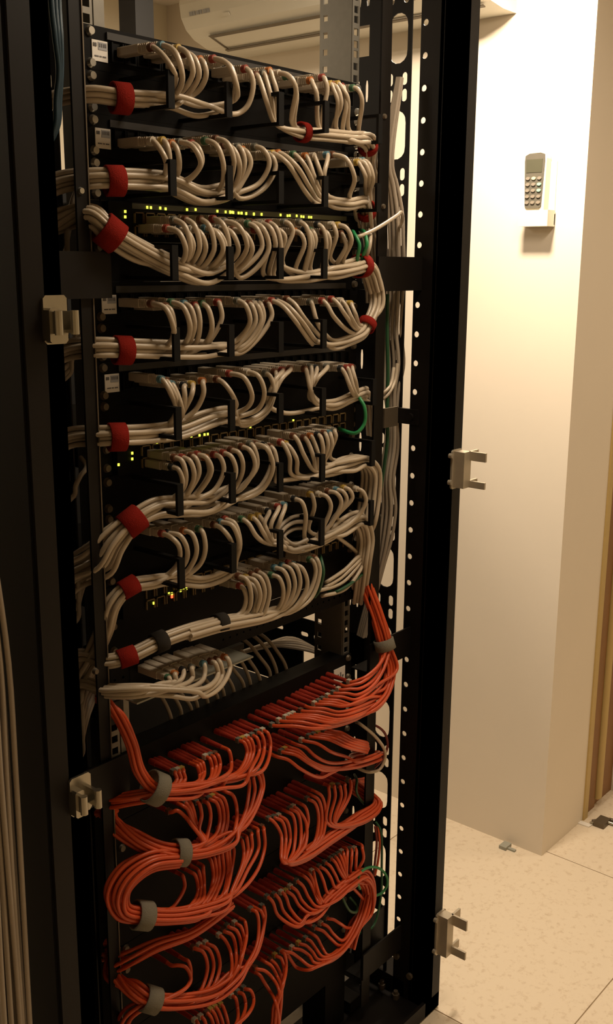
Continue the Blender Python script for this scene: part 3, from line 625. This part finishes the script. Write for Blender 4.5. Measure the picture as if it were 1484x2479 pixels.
# --- fifth patch panel
T = {'L': Trunk([(566, 1380, -.050), (500, 1410, -.048), (434, 1404, -.046), (370, 1408, -.043), (312, 1421, -.038), (272, 1462, -.030), (250, 1530, -.018), ('w', -.033, .012, -.73), ('w', -.058, .026, -.76), ('w', -.075, .034, -.80)], spread=[1, 1, 1, 1, 1, 1.25, 1.4, 1.3, 1.2, 1]),
     'R': Trunk([(665, 1318, -.055), (705, 1325, -.050), (765, 1312, -.048), (815, 1286, -.046), (868, 1258, -.040), (885, 1300, -.036), (878, 1362, -.034), ('w', .50, .0, -.76)])}
row('on the fifth patch panel', 'w', [
 ('L', 3, [(390, 1291), (432, 1320), (430, 1365), (400, 1395)]), ('L', 2, [(404, 1290), (452, 1325), (440, 1375)]), ('L', 2, [(442, 1284), (476, 1325), (468, 1360), (444, 1390)]), ('L', 2, [(479, 1280), (497, 1327), (485, 1365), (448, 1396)]),
 ('L', 0, [(516, 1270), (554, 1300), (565, 1340)]), ('L', 0, [(531, 1263), (577, 1305), (572, 1348)]), ('L', 0, [(542, 1256), (581, 1310), (572, 1356)]),
 ('R', 0, [(583, 1256), (619, 1296), (648, 1316)]), ('R', 0, [(607, 1252), (637, 1289), (656, 1314)]), ('R', 0, [(622, 1248), (648, 1289), (663, 1312)]), ('R', 0, [(647, 1237), (640, 1267), (655, 1308)]), ('R', 0, [(670, 1226), (656, 1270), (660, 1308)]),
 ('R', 0, [(685, 1222), (678, 1260), (666, 1298)]), ('R', 2, [(710, 1207), (740, 1244), (737, 1300), (752, 1318)]), ('R', 2, [(748, 1196), (761, 1226), (748, 1285)]), ('R', 2, [(770, 1196), (801, 1226), (780, 1280), (760, 1312)]),
 ('R', 2, [(792, 1189), (826, 1215), (800, 1270), (770, 1300)]), ('R', 3, [(812, 1185), (839, 1210), (800, 1270)]), ('R', 3, [(829, 1180), (853, 1205), (815, 1252)]), ('R', 2, [(860, 1183), (886, 1212), (866, 1250), (795, 1300)])], T, 'white cables on the fifth patch panel')
tie(T['L'], 4, 0, 'velred', 'red tie on the white bundle left of the fifth patch panel', .022, group=RED)
for i, pp in enumerate(([(752, 1262), (704, 1268), (680, 1296), (702, 1330), (748, 1322)], [(748, 1278), (708, 1282), (688, 1300), (712, 1318), (745, 1306)], [(742, 1246), (700, 1256), (672, 1290), (694, 1326), (735, 1334)])):
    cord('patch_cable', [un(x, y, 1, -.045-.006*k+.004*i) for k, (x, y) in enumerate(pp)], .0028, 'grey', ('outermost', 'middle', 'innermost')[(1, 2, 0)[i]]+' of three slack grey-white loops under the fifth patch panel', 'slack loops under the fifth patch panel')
# --- lowest switch (straps instead of hoops)
T = {'L': Trunk([(585, 1500, -.060), (532, 1508, -.058), (455, 1528, -.055), (385, 1554, -.050), (308, 1590, -.042), (258, 1601, -.026)]+left_end(zat(258, 1601, -.026), .05))}
T['M'] = Trunk([(672, 1482, -.058), (640, 1492, -.058), (585, 1504, -.064), (532, 1514, -.062), (455, 1536, -.058)])
row('on the lowest switch', 'w', [
 ('L', 1, [(575, 1394), (608, 1440), (600, 1478), (552, 1502)]), ('L', 1, [(578, 1420), (596, 1450), (585, 1482), (550, 1498)]), ('L', 0, [(592, 1397), (630, 1440), (612, 1490)]), ('L', 0, [(607, 1390), (641, 1435), (618, 1500)]), ('L', 0, [(622, 1384), (652, 1440), (625, 1505)]),
 ('L', 0, [(600, 1412), (622, 1450), (606, 1490)]),
 ('M', 0, [(655, 1391), (686, 1430), (676, 1468)]), ('M', 0, [(662, 1373), (700, 1420), (678, 1476)]), ('M', 0, [(695, 1362), (727, 1410), (712, 1452), (685, 1476)]), ('M', 0, [(706, 1365), (744, 1415), (722, 1460), (686, 1486)]),
 ('M', 0, [(680, 1368), (714, 1415), (700, 1455), (682, 1472)]), ('M', 0, [(748, 1354), (764, 1385), (745, 1440), (700, 1478)]), ('M', 0, [(759, 1350), (774, 1385), (755, 1445), (705, 1482)])], T, 'white cables on the lowest switch')
tie(T['L'], 1, 0, 'velblack', 'black tie on the lowest switch bundle, the one further from the left rail', .016, 1.1)
tie(T['L'], 3, 0, 'velblack', 'black tie on the lowest switch bundle, beside the red tie', .018, 1.15)
tie(T['L'], 4, 0, 'velred', 'lowest red tie, on the bundle left of the lowest switch', .022, group=RED)
for i, pp in enumerate(([(792, 1408), (836, 1378), (862, 1352)], [(772, 1430), (829, 1410), (866, 1370)], [(783, 1442), (837, 1425), (872, 1380)], [(790, 1420), (826, 1398), (866, 1360)])):
    cord('patch_cable', [un(pp[0][0], pp[0][1], 1, -.02)]+[un(x, y, 1, -.042) for x, y in pp]+[un(878, 1345, 1, -.012)], .0028, 'white', 'white cable running from the right rail into the right end of the lowest switch', 'white cables entering the lowest switch from the right')
# --- eight cables of the small desktop switch
T = {'L': Trunk([(470, 1682, -.095), (420, 1676, -.085), (340, 1672, -.065), (258, 1672, -.030)]+left_end(zat(258, 1672, -.03), .05))}
row('on the small desktop switch', 'w', [
 ('L', 2, [(405, 1640), (412, 1650), (385, 1656)]), ('L', 2, [(420, 1630), (425, 1648), (392, 1656)]), ('L', 2, [(440, 1621), (438, 1646), (400, 1658)]), ('L', 1, [(461, 1615), (466, 1640), (425, 1664)]), ('L', 1, [(490, 1606), (494, 1640), (450, 1668)]),
 ('L', 0, [(508, 1600), (528, 1630), (500, 1664)]), ('L', 0, [(522, 1596), (538, 1635), (490, 1680)]), ('L', 0, [(541, 1590), (557, 1616), (535, 1662), (495, 1686)])], T, 'white cables on the small desktop switch', dep=1.5)

# ------------------------------------------------------------------ orange fibre cables
OK_ = dict(name='fiber_cable', col='orange', word='orange fiber')
T = {'L': Trunk([(590, 1888, -.085), (540, 1898, -.085), (460, 1908, -.080), (376, 1908, -.070), (338, 1868, -.060), (318, 1800, -.050), (288, 1735, -.036), (250, 1697, -.018)]+[('w', -.006, .012, -.765), ('w', -.014, .03, -.755)], .0025),
     'K': Trunk([(470, 1914, -.076), (380, 1921, -.068), (325, 1928, -.050), (270, 1938, -.024)]+fiber_end(zat(270, 1938, -.024)), .0025),
     'R': Trunk([(905, 1712, -.080), (935, 1675, -.072), (948, 1620, -.062), (931, 1560, -.050), (912, 1490, -.036), (890, 1430, -.022), (868, 1372, -.010), ('w', .50, .01, -.72)], .0025)}
row('on the topmost fiber panel', 'o', [
 ('K', 0, [(420, 1868), (428, 1888)]), ('K', 0, [(440, 1862), (448, 1888)]), ('K', 0, [(467, 1850), (483, 1875), (476, 1894)]), ('K', 0, [(485, 1843), (495, 1868), (487, 1892)]), ('K', 0, [(498, 1832), (513, 1860), (505, 1890)]), ('K', 0, [(520, 1825), (533, 1850), (520, 1884)]),
 ('L', 1, [(545, 1812), (560, 1845), (548, 1876)]), ('L', 1, [(578, 1792), (598, 1822), (582, 1862), (545, 1884)]), ('L', 1, [(598, 1785), (614, 1820), (595, 1862), (555, 1884)]), ('L', 0, [(622, 1772), (640, 1808), (620, 1862)]), ('L', 0, [(636, 1768), (655, 1805), (635, 1866)]), ('L', 0, [(610, 1780), (628, 1815), (606, 1866)]),
 ('R', 0, [(659, 1755), (762, 1764), (860, 1742)]), ('R', 0, [(692, 1736), (799, 1750), (882, 1726)]), ('R', 0, [(710, 1728), (818, 1742), (890, 1718)]), ('R', 0, [(747, 1712), (820, 1724), (890, 1702)]), ('R', 0, [(762, 1703), (830, 1710), (895, 1688)]),
 ('R', 1, [(781, 1692), (855, 1706), (915, 1668)]), ('R', 1, [(807, 1677), (866, 1682), (915, 1645)]), ('R', 2, [(833, 1660), (876, 1652), (918, 1612)]), ('R', 2, [(846, 1650), (886, 1638), (922, 1602)]), ('R', 0, [(676, 1744), (780, 1758), (870, 1736)])], T, 'orange cables on the topmost fiber panel', dep=.8, **OK_)
tie(T['L'], 3, 0, 'velgrey', 'grey tie on the orange bundle nearest the left catch', .020, 1.0, rad=.018, group=GRY)
tie(T['R'], 3, 0, 'velgrey', 'grey tie on the rising orange bundle beside the right gap', .018, 1.08, group=GRY)
# second fiber panel
T = {'L': Trunk([(560, 2030, -.085), (500, 2056, -.082), (436, 2064, -.074), (380, 2056, -.062), (325, 2030, -.045), (272, 1996, -.020)]+fiber_end(zat(272, 1996, -.02)), .0025),
     'R': Trunk([(800, 1872, -.070), (850, 1848, -.060), (912, 1826, -.036), ('w', .50, .0, -1.03), ('w', .54, .012, -1.05)], .0025)}
row('on the second fiber panel', 'o', [
 ('L', 1, [(409, 1957), (446, 1975), (462, 1995), (490, 2042)]), ('L', 1, [(438, 1945), (466, 1990), (492, 2040)]), ('L', 1, [(457, 1942), (478, 2003), (498, 2036)]), ('L', 1, [(475, 1942), (488, 1975), (482, 2012), (496, 2040)]),
 ('L', 1, [(505, 1934), (532, 1975), (526, 2014), (488, 2046)]), ('L', 1, [(524, 1923), (551, 1975), (542, 2022), (500, 2052)]), ('L', 0, [(542, 1916), (573, 1957), (568, 2012)]), ('L', 0, [(598, 1890), (602, 1920), (594, 1965), (572, 2010)]),
 ('L', 0, [(618, 1874), (632, 1905), (615, 1955), (582, 2006)]), ('L', 0, [(627, 1868), (638, 1903), (622, 1955), (586, 2008)]),
 ('R', 0, [(666, 1830), (725, 1860), (777, 1882)]), ('R', 0, [(681, 1819), (748, 1848), (790, 1866)]), ('R', 0, [(699, 1808), (748, 1840), (785, 1856)]), ('R', 0, [(714, 1801), (762, 1830), (795, 1846)]),
 ('R', 1, [(748, 1782), (836, 1808), (888, 1822)]), ('R', 1, [(770, 1775), (844, 1797), (892, 1812)]), ('R', 1, [(800, 1768), (852, 1788), (890, 1800)])], T, 'orange cables on the second fiber panel', dep=.8, **OK_)
tie(T['L'], 2, 0, 'velgrey', 'grey tie in the middle of the orange cables, above the closed loop', .018, 1.15, group=GRY)
# third fiber panel: the left bundle loops back up to the tie above it
T = {'L': Trunk([(540, 2185, -.085), (490, 2204, -.085), (420, 2218, -.080), (345, 2216, -.070), (296, 2206, -.060), (280, 2165, -.054), (306, 2118, -.058), (362, 2084, -.068), (432, 2076, -.078)], .0025, [1, 1, 1, 1, 1.1, 1.5, 1.5, 1.2, 1]),
     'R': Trunk([(692, 2098, -.085), (740, 2070, -.070), (800, 2030, -.060), (866, 1984, -.048), (908, 1946, -.030), ('w', .50, .0, -1.085), ('w', .54, .01, -1.10)], .0025)}
row('on the third fiber panel', 'o', [
 ('L', 2, [(435, 2116), (447, 2146), (424, 2190), (400, 2205)]), ('L', 1, [(457, 2109), (479, 2153), (462, 2192)]), ('L', 1, [(487, 2094), (494, 2142), (487, 2182)]), ('L', 1, [(501, 2075), (516, 2127), (492, 2187)]), ('L', 1, [(524, 2068), (531, 2120), (498, 2190)]), ('L', 0, [(542, 2053), (551, 2109), (535, 2172)]),
 ('L', 0, [(561, 2049), (562, 2098), (545, 2168)]), ('L', 0, [(579, 2031), (590, 2062), (586, 2095), (560, 2160)]), ('L', 0, [(605, 2016), (610, 2053), (590, 2100), (562, 2160)]), ('L', 0, [(620, 2006), (626, 2053), (600, 2105), (566, 2162)]), ('L', 0, [(634, 2002), (641, 2049), (624, 2105), (574, 2164)]),
 ('R', 0, [(651, 1982), (681, 2023), (683, 2085)]), ('R', 0, [(675, 1975), (703, 2030), (693, 2085)]), ('R', 0, [(692, 1964), (715, 2005), (711, 2058), (698, 2090)]), ('R', 0, [(710, 1953), (741, 1994), (740, 2042), (702, 2090)]), ('R', 1, [(725, 1945), (746, 1990), (728, 2062)]),
 ('R', 1, [(744, 1934), (771, 1982), (763, 2034), (740, 2062)]), ('R', 1, [(762, 1916), (788, 1975), (780, 2026), (750, 2060)]), ('R', 2, [(792, 1901), (797, 1927), (790, 1990)]), ('R', 2, [(818, 1901), (826, 1927), (808, 1990)]), ('R', 2, [(844, 1897), (846, 1927), (812, 1992)])], T, 'orange cables on the third fiber panel', dep=.8, **OK_)
tie(T['L'], 3, 0, 'velgrey', 'slanted grey tie at the foot of the closed orange loop', .022, 1.2, group=GRY)
# fourth fiber panel
T = {'L': Trunk([(570, 2365, -.085), (525, 2404, -.085), (465, 2422, -.080), (365, 2420, -.066), (320, 2392, -.048), (272, 2362, -.020)]+fiber_end(zat(272, 2362, -.02)), .0025),
     'R': Trunk([(740, 2232, -.075), (765, 2218, -.070), (800, 2175, -.064), (840, 2140, -.060), (876, 2118, -.052), (893, 2150, -.046), (888, 2205, -.044), (858, 2244, -.046), (845, 2290, -.046)], .0025)}
row('on the fourth fiber panel', 'o', [
 ('L', 2, [(412, 2335), (450, 2342), (462, 2372), (430, 2405)]), ('L', 2, [(442, 2320), (462, 2353), (448, 2394)]), ('L', 2, [(468, 2294), (502, 2342), (490, 2390), (472, 2410)]), ('L', 2, [(498, 2283), (532, 2339), (517, 2387), (480, 2412)]), ('L', 1, [(531, 2264), (558, 2305), (557, 2364)]), ('L', 1, [(550, 2242), (584, 2298), (574, 2350)]),
 ('L', 0, [(587, 2227), (597, 2264), (584, 2320)]), ('L', 0, [(607, 2201), (626, 2231), (622, 2287), (596, 2338)]), ('L', 0, [(620, 2199), (639, 2238), (626, 2298), (600, 2342)]), ('L', 0, [(634, 2194), (642, 2218), (630, 2278), (604, 2334)]),
 ('R', 0, [(647, 2171), (673, 2216), (718, 2244)]), ('R', 0, [(681, 2160), (703, 2201), (732, 2232)]), ('R', 0, [(692, 2157), (725, 2194), (750, 2212)]), ('R', 1, [(703, 2146), (733, 2183), (760, 2204)]), ('R', 1, [(733, 2120), (762, 2164), (772, 2186)]), ('R', 1, [(755, 2109), (765, 2140), (778, 2180)]),
 ('R', 2, [(773, 2098), (800, 2124), (812, 2150)]), ('R', 3, [(800, 2079), (822, 2109), (838, 2130)]), ('R', 3, [(818, 2068), (834, 2101), (842, 2130)]), ('R', 3, [(836, 2055), (840, 2083), (840, 2125)]), ('R', 4, [(858, 2056), (862, 2080), (862, 2110)]), ('R', 4, [(872, 2050), (880, 2079), (866, 2110)])], T, 'orange cables on the fourth fiber panel', dep=.8, **OK_)
tie(T['L'], 3, 0, 'velgrey', 'lowest grey tie, low down beside the left rail', .022, 1.25, group=GRY)
# fifth and bottom fiber panels
T = {'R': Trunk([(758, 2338, -.080), (800, 2318, -.070), (838, 2284, -.060), (872, 2220, -.050), (888, 2160, -.044)], .0025),
     'L': Trunk([(672, 2432, -.085), (668, 2470, -.085), (660, 2540, -.085)], .0025)}
row('on the fifth fiber panel', 'o', [
 ('L', 0, [(618, 2342), (660, 2368), (676, 2400)]), ('L', 0, [(640, 2327), (671, 2364), (681, 2396)]), ('L', 0, [(655, 2324), (682, 2366), (682, 2400)]), ('L', 0, [(677, 2301), (693, 2335), (684, 2385)]), ('L', 0, [(625, 2368), (652, 2398), (667, 2425)]),
 ('R', 0, [(685, 2301), (725, 2320), (752, 2340)]), ('R', 0, [(692, 2320), (718, 2342), (748, 2348)]), ('R', 0, [(707, 2294), (748, 2313), (760, 2330)]), ('R', 1, [(740, 2272), (763, 2294), (780, 2316)]), ('R', 1, [(755, 2261), (780, 2294), (792, 2312)]),
 ('R', 2, [(762, 2246), (800, 2272), (828, 2288)]), ('R', 2, [(777, 2235), (807, 2261), (832, 2276)]), ('R', 3, [(790, 2222), (822, 2235), (850, 2246)])], T, 'orange cables on the fifth fiber panel', dep=.8, **OK_)
T = {'L': Trunk([(540, 2520, -.085), (520, 2560, -.085)], .0025)}
row('on the bottom fiber panel', 'o', [('L', 0, [(472, 2470), (486, 2495)]), ('L', 0, [(500, 2452), (520, 2490)]), ('L', 0, [(520, 2438), (540, 2482)]), ('L', 0, [(534, 2432), (552, 2480)]), ('L', 0, [(560, 2410), (575, 2440), (570, 2482)]), ('L', 0, [(590, 2392), (614, 2418), (598, 2458)])], T, 'orange cables on the bottom fiber panel', dep=.8, **OK_)
# strands that run left between third and fourth fiber panel, and one at the very bottom
TT = Trunk([(560, 2190, -.078), (520, 2222, -.080), (460, 2262, -.078), (380, 2288, -.062), (280, 2330, -.022)]+fiber_end(zat(280, 2330, -.022)), .0021, [1, 1, 1, 1.5, 2.2, 1.2, .8, .8]); TT.setn(7)
for i in range(7): cord('fiber_cable', TT.pts(i, 0), .0025, 'orange', 'orange cable in the loose strand between the closed loop and the lowest grey tie', 'orange strand below the closed loop')
TT = Trunk([(440, 2425, -.072), (365, 2428, -.066), (315, 2450, -.050), (285, 2500, -.03)], .0025, [1, 1, 1.4, 1.8]); TT.setn(5)
for i in range(5): cord('fiber_cable', TT.pts(i, 0), .0025, 'orange', 'orange cable dropping to the lower left from the lowest grey tie', 'orange cables below the lowest grey tie')

# ------------------------------------------------------------------ loose cables
def loose(pp, r, m, label, group=None, name='patch_cable'): return cord(name, [tp(p) for p in pp], r, m, label, group)
loose([(866, 572, -.02), (868, 573, -.05), (905, 557, -.052), (962, 521, -.05), (970, 514, -.046), (974, 524, -.036), (972, 542, -.024), (966, 552, -.006)], .0027, 'white', 'single white cable stretched from the upper switch across to the right-hand hanging bundle')
loose([(852, 560, -.015), (858, 566, -.045), (870, 592, -.055), (866, 620, -.05), (862, 640, -.04)], .0026, 'green', 'bright green cable at the right end of the upper switch, nearer the white loops')
loose([(872, 556, -.015), (884, 566, -.05), (888, 592, -.058), (880, 616, -.05), (876, 640, -.036)], .0026, 'green', 'bright green cable at the right end of the upper switch, nearer the right rail')
loose([(890, 552, -.015), (897, 572, -.05), (894, 600, -.055), (884, 626, -.046), (878, 650, -.03)], .0028, 'white', 'short white cable beside the bright green ones at the upper switch')
loose([(860, 948, -.02), (868, 960, -.05), (882, 985, -.062), (882, 1025, -.062), (862, 1048, -.055), (826, 1040, -.03), (820, 1036, -.012)], .0026, 'green', 'bright green cable looping round the empty ports of the middle switch')
loose([(772, 1345, -.02), (777, 1352, -.05), (783, 1385, -.062), (774, 1425, -.055), (762, 1445, -.03)], .0025, 'dgreen', 'dark green cable hanging between the white loops of the lowest switch')
loose([(888, 1370, -.01), (884, 1382, -.03), (850, 1412, -.045), (815, 1432, -.045), (795, 1432, -.02)], .0024, 'dgreen', 'dark green cable among the white ones entering the lowest switch')
loose([(862, 1748, -.03), (872, 1753, -.05), (911, 1786, -.055), (933, 1826, -.055), (921, 1860, -.05), (892, 1869, -.045), (858, 1856, -.025)], .0026, 'white', 'single white cable looping out over the right-hand gap beside the orange rows')
loose([(895, 1754, -.01), (910, 1757, -.02), (932, 1776, -.025), (938, 1808, -.025), (924, 1840, -.02), (905, 1860, -.005)], .0021, 'dred', 'dark red cable looping behind the single white one')
ring = [(902+36*math.cos(a), 2134+35*math.sin(a), -.05-.012*math.sin(a*.5)) for a in [k*math.pi/7+2.6 for k in range(13)]]
loose(ring, .0022, 'green', 'bright green cable coiled in a ring low on the right')
loose([(822, 2152, -.05), (832, 2180, -.056), (848, 2206, -.056), (864, 2206, -.05), (862, 2192, -.04), (845, 2170, -.035)], .0022, 'dgreen', 'dark green cable loop left of the green ring')
loose([(910, 1990, -.005), (921, 2010, -.012), (924, 2100, -.016), (922, 2170, -.016), (905, 2240, -.016), (868, 2262, -.02), (832, 2298, -.025), (778, 2330, -.03)], .0021, 'dgreen', 'long dark green cable running down the right side to the bottom')
loose([(858, 1875, -.015), (864, 1890, -.035), (862, 1910, -.04), (872, 1935, -.03), (888, 1945, -.02), (888, 1900, -.01)], .0021, 'dgreen', 'dark green loop right of the third fiber panel')
for i, (dx, m) in enumerate(((0, 'dred'), (7, 'orange'))):
    loose([(908+dx, 2000, -.008), (912+dx, 2040, -.014), (908+dx, 2085, -.014), (904+dx*.5, 2120, -.012)], .0021, m, ('dark red', 'orange')[i]+' strand hanging at the right below the third fiber panel', name='fiber_cable')
# bundle hanging beside the right rail
hb = Trunk([('w', .572, -.004, .02), (938, 400, .006), (946, 450, .006), (953, 520, .004), (955, 580, .004), (956, 640, .006), (955, 720, .010), (950, 800, .014), (955, 880, .012), (948, 950, .012), (950, 1010, .008), (948, 1080, .010), (937, 1160, .012), (938, 1230, .012), (930, 1300, .014), (918, 1370, .018), ('w', .565, .04, -.85)], .0029, [.3, .7, .9, 1.25, 1.25, 1.3, 1.2, 1.3, 1.4, 1.0, .7, 1.0, 1.0, 1.3, 1.2, .7, .6]); hb.setn(10)
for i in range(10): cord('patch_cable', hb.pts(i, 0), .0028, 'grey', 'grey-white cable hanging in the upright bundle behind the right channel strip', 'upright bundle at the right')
loose([(938, 712, -.004), (937, 800, -.004), (939, 900, -.004), (937, 1000, -.004), (938, 1060, -.004), (930, 1130, .004), (922, 1180, .01)], .0029, 'dgreen', 'dark green cable hanging straight down beside the right upright bundle')
for i, pp in enumerate(([(962, 880, -.002), (955, 925, -.004), (936, 958, -.006), (922, 968, 0)], [(953, 890, -.002), (946, 930, -.006), (932, 948, -.006), (920, 955, 0)])):
    loose(pp, .0027, 'white', ('lower', 'upper')[i]+' of two short pale cables crossing the right slotted plate above the clamp')
# dark blue cables at the top left
for i in range(3):
    loose([('w', -.06+.003*i, -.045, .25), (124+9*i, 5, -.045+.004*i), (133+7*i, 90, -.042), (142+3*i, 170, -.038), (136+4*i, 240, -.034), (132+3*i, 310, -.03), ('w', -.08, .0, -.16)], .0029, 'blue', ('leftmost', 'middle', 'rightmost')[i]+' of three dark blue cables at the top beside the left post', 'dark blue cables')
# pale cables that run up and down in the left channel
for i, (ya, yb) in enumerate(((440, 610), (452, 625), (470, 640), (780, 880), (795, 895), (810, 905), (1130, 1200), (1345, 1440), (1362, 1470), (1378, 1500), (1640, 1740), (1655, 1770), (1675, 1800), (1690, 1830), (1630, 1700))):
    k = (ya-200)/1600*50; x0 = 180+k; x1 = 150+k
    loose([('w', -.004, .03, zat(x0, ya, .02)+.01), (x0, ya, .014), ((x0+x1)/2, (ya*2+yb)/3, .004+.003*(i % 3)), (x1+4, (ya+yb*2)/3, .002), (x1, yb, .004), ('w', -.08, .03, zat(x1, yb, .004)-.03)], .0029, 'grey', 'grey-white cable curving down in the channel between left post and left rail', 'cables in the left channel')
# bundle outside the rack, hanging beside its left side
for i in range(14):
    c, r = i % 5, i//5; X = -.187-.0075*c-.002*r; Y = -.075+.010*r+.003*(c % 2); s = random.uniform(-1, 1)
    pts = []
    for k in range(16):
        z = .3-k*.118; w = .004*math.sin(k*.9+i*1.7)*s; bow = .012*max(0, min(1, (-.25-z)*3))*0
        shift = -.030*max(0, min(1, (z+.62)/.35))
        pts.append(Vector((X+w+shift, Y+.5*w, z)))
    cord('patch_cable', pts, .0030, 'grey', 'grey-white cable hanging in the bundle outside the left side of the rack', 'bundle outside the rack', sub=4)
# row of grey cables bending down behind the black bar of the topmost fiber panel
for i in range(14):
    q = un(372+i*21.5, 1748-i*8.6, 1, .06); x = q.x; z = -.79+.003*math.sin(i*2.3)
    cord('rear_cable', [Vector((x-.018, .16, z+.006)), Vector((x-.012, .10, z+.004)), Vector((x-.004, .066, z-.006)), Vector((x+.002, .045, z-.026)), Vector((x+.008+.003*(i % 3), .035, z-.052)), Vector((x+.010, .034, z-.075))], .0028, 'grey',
         'grey cable bending down behind the black bar above the orange rows, '+ordn(i)+' from the left', 'grey cables behind the black bar')
ft = un(655, 1580, 1, .16)
for i in range(12):
    a = -.9+i*.16
    cord('rear_cable', [Vector((ft.x-.16, .19+.002*i, ft.z+.0)), Vector((ft.x-.07, .175, ft.z+.012+.001*(i % 3))), Vector((ft.x, .16, ft.z+.012+.002*(i % 4))), Vector((ft.x+.045, .15+.03*math.sin(a), ft.z+.004+.012*math.cos(a*2))), Vector((ft.x+.075, .135+.05*math.sin(a), ft.z-.025+.02*math.cos(a)))], .0026, 'white' if i % 2 else 'grey', 'pale cable splaying in the fan seen through the gap above the orange rows', 'fan of pale cables at the back')
sup = MB().box(.02, .465, .13, .30, -.930, -.926)
tag(sup.obj('rear_shelf', 'blackm', loc=(.24, .22, -.926)), 'dark shelf behind the grey cables in the gap above the orange rows', 'shelf')
# rear struts seen through the gap
za, zb, zc, zd = [un(756, y, 0, .6).z for y in (1503, 1534, 1548, 1574)]
y0 = un(756, 1540, 0, .6).y
cells = [(.06+.03*i, .06+.03*(i+1), zd, za, (.075+.03*i, (zb+zc)/2, .009, .004, True) if i in (3, 4, 6) else None) for i in range(18)]
MB().plate(0, .6, .002, cells).obj('side_depth_rail', 'black', RK)
yb = un(733, 1590, 0, .6).y
MB().box(.6, .603, yb, .6, -1.0, zd+.001).obj('lower_side_sheet', 'blackm', RK)
MB().box(.58, .60, .38, .40, -1.1, -.6).obj('rear_strut', 'black', RK)

# ------------------------------------------------------------------ world and colour management
w = bpy.data.worlds.new('world'); bpy.context.scene.world = w; w.use_nodes = True
w.node_tree.nodes['Background'].inputs[0].default_value = (.02, .017, .013, 1); w.node_tree.nodes['Background'].inputs[1].default_value = .3
vs = bpy.context.scene.view_settings; vs.view_transform = 'Standard'; vs.look = 'None'; vs.exposure = 0.2; vs.gamma = 1; vs.use_curve_mapping = False
